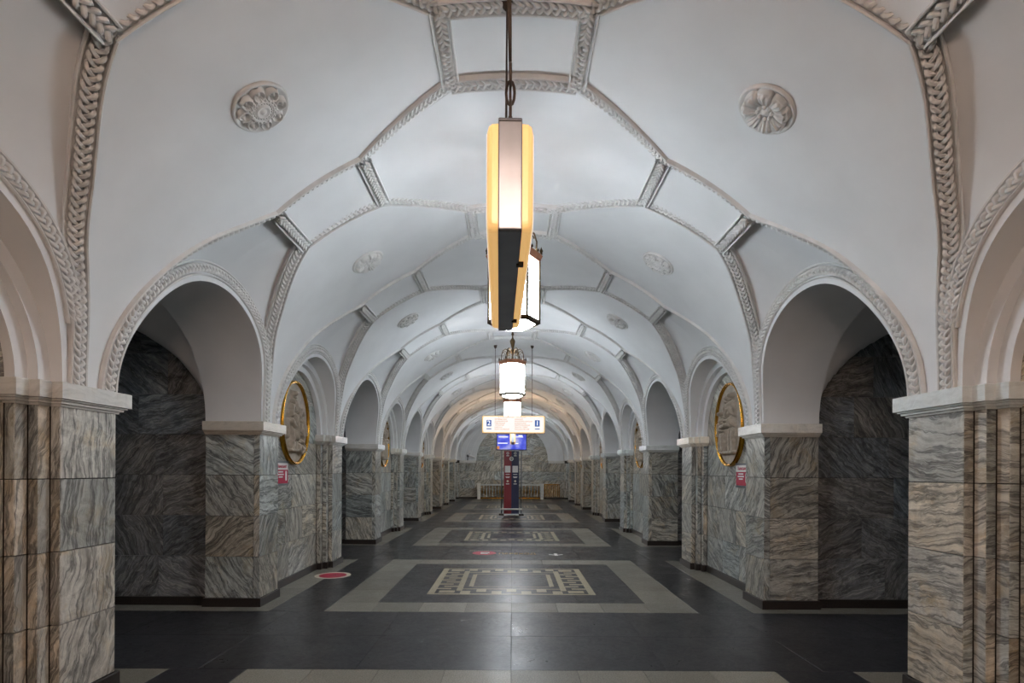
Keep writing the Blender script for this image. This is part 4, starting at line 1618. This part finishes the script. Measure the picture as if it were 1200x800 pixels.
mb.prism([(-.14, -.02), (-.03, -.10), (-.03, -.04), (-.13, .02)], .002, .003, lambda u, v, a: (u, v, a))
mb.prism([(.14, -.02), (.13, .02), (.03, -.04), (.03, -.10)], .002, .003, lambda u, v, a: (u, v, a))
ar = ob('floor_arrow', mb, 'white_print', None, (0.86, 10.80, 0))
tag(ar, 'white arrow decal on the dark floor band', 'arrow')

# ------------------------------------------------------------------ information stand
KY = 20.35
ks = empty('information_stand', 'red and navy information stand with a lit blue screen on top', 'stand', (-0.02, KY, 0))
for s, m_ in ((-1, 'red'), (1, 'navy')):
    x0, x1 = sorted((0, s * .275))
    bd = ob('red_panel' if s < 0 else 'navy_panel', MB().box(x0, x1, -.06, .06, 0.05, 2.35), m_, ks)
    xc = s * .1375
    ob('map_sheet', MB().box(xc - .1, xc + .1, -.063, -.058, 1.56, 1.80), 'white_print', bd)
    mb = MB()
    for k in range(4):
        mb.box(xc - .085, xc + .085, -.0645, -.062, 1.60 + k * .05, 1.605 + k * .05)
        mb.box(xc - .08 + k * .05, xc - .075 + k * .05, -.0645, -.062, 1.57, 1.79)
    ob('map_line', mb, 'steel', bd)
    mb = MB()
    for z, l in ((2.17, .10), (1.49, .15), (1.40, .16), (1.37, .12), (1.14, .12)):
        mb.box(xc - l / 2, xc + l / 2, -.063, -.058, z - .011, z + .011)
    ob('print_line', mb, 'white_print', bd)
    mb = MB(); mb.lathe([(0.001, 0), (.04, 0), (.04, .004), (.001, .004)], 20, (xc, -.058, 1.24), mat=Matrix.Rotation(PI / 2, 4, 'X'))
    ob('call_button', mb, 'cream_print', bd)
    mb = MB(); mb.lathe([(0.03, 0), (.045, 0), (.045, .004), (.03, .004)], 20, (xc, -.058, 2.26), mat=Matrix.Rotation(PI / 2, 4, 'X'))
    ob('badge', mb, 'white_print', bd)
    ob('post', MB().tube([(s * .36, 0, 0), (s * .36, 0, 2.42)], .022, 10), 'steel', ks)
    ob('foot', MB().box(s * .36 - .09, s * .36 + .09, -.22, .22, 0, .05), 'dark_metal', ks)
mb = MB(); mb.lathe([(0.05, 0), (.075, 0), (.075, .006), (.05, .006)], 24, (0, -.058, 2.06), mat=Matrix.Rotation(PI / 2, 4, 'X'))
mb.box(-.04, .04, -.064, -.058, 2.05, 2.07)
ob('emblem', mb, 'white_print', ks)
ob('guard_bar', MB().tube([(-.39, -.08, .22), (.39, -.08, .22)], .03, 10), 'white_print', ks)
sb = ob('screen_case', MB().box(-.56, .56, -.05, .05, 2.37, 2.98), 'dark_metal', ks)
ob('screen_picture', MB().box(-.53, .53, -.053, -.049, 2.40, 2.95), 'screen', sb)
mb = MB()
for x0, x1, z in ((-.47, -.13, 2.86), (.12, .42, 2.86), (.25, .40, 2.91), (-.50, -.15, 2.63), (.08, .25, 2.62)):
    mb.box(x0, x1, -.056, -.052, z - .016, z + .016)
ob('caption', mb, 'sign_white', sb)
ob('orange_patch', MB().box(-.53, -.44, -.056, -.052, 2.41, 2.52), 'sign_orange', sb)

# ------------------------------------------------------------------ railing before the end wall
rl = empty('balustrade', 'low brass balustrade with marble end posts before the end wall', 'balustrade', (-0.08, END - 0.55, 0))
for s in (-1, 1):
    mb = MB().box(s * 1.78 - .09, s * 1.78 + .09, -.09, .09, 0, .84).box(s * 1.78 - .11, s * 1.78 + .11, -.11, .11, .84, .90)
    ob('post', mb, 'impost', rl)
ob('top_rail', MB().box(-1.72, 1.72, -.06, .06, .78, .86), 'impost', rl)
ob('bottom_rail', MB().box(-1.72, 1.72, -.04, .04, .04, .09), 'gold', rl)
bal = MB(); bal.lathe([(.022, .09), (.016, .2), (.034, .34), (.038, .42), (.018, .6), (.024, .7), (.024, .78)], 8)
bme = bal.mesh('baluster'); bme.materials.append(M['gold'])
for k in range(20):
    ob('baluster', bme, None, rl, (-1.6 + 3.2 * k / 19, 0, 0))
gr = empty('radiator_grille', 'brass-edged radiator grille low on the end wall', 'grille', (2.25, END, 0))
ob('frame', MB().box(-.48, -.44, -.06, .03, .1, .85).box(.44, .48, -.06, .03, .1, .85).box(-.48, .48, -.06, .03, .82, .86), 'gold', gr)
sl = MB().box(-.02, .02, -.03, .03, .12, .82).mesh('slat'); sl.materials.append(M['gold'])
for k in range(7):
    ob('slat', sl, None, gr, (-.36 + .12 * k, -.01, 0))

# ------------------------------------------------------------------ security camera on the end wall
cc_ = empty('security_camera', 'small white security camera on a dark bracket on the end wall impost', 'camera', (-2.42, END - .12, 2.2))
ob('bracket', MB().tube([(-.12, 0, 0), (-.12, 0, .18), (-.05, 0, .26), (.02, -.02, .26)], .03, 8), 'dark_metal', cc_)
mb = MB(); mb.lathe([(.001, -.16), (.05, -.16), (.055, -.1), (.055, .14), (.065, .15), (.065, .18), (.001, .18)], 14, (.12, -.05, .22), mat=Matrix.Rotation(math.radians(110), 4, 'Y'))
ob('housing', mb, 'white_print', cc_)
ob('mast', MB().tube([(-.02, 0, .26), (-.02, 0, .42)], .012, 6), 'dark_metal', cc_)
mb = MB(); loft_rr(mb, [(.10, .20, .03, -.05), (.10, .20, .03, .05)])
ob('junction_box', mb, 'white_print', cc_, (-.02, 0, .50))
ob('lens_cover', MB().box(-.17, -.08, -.06, .04, .20, .32), 'dark_metal', cc_)
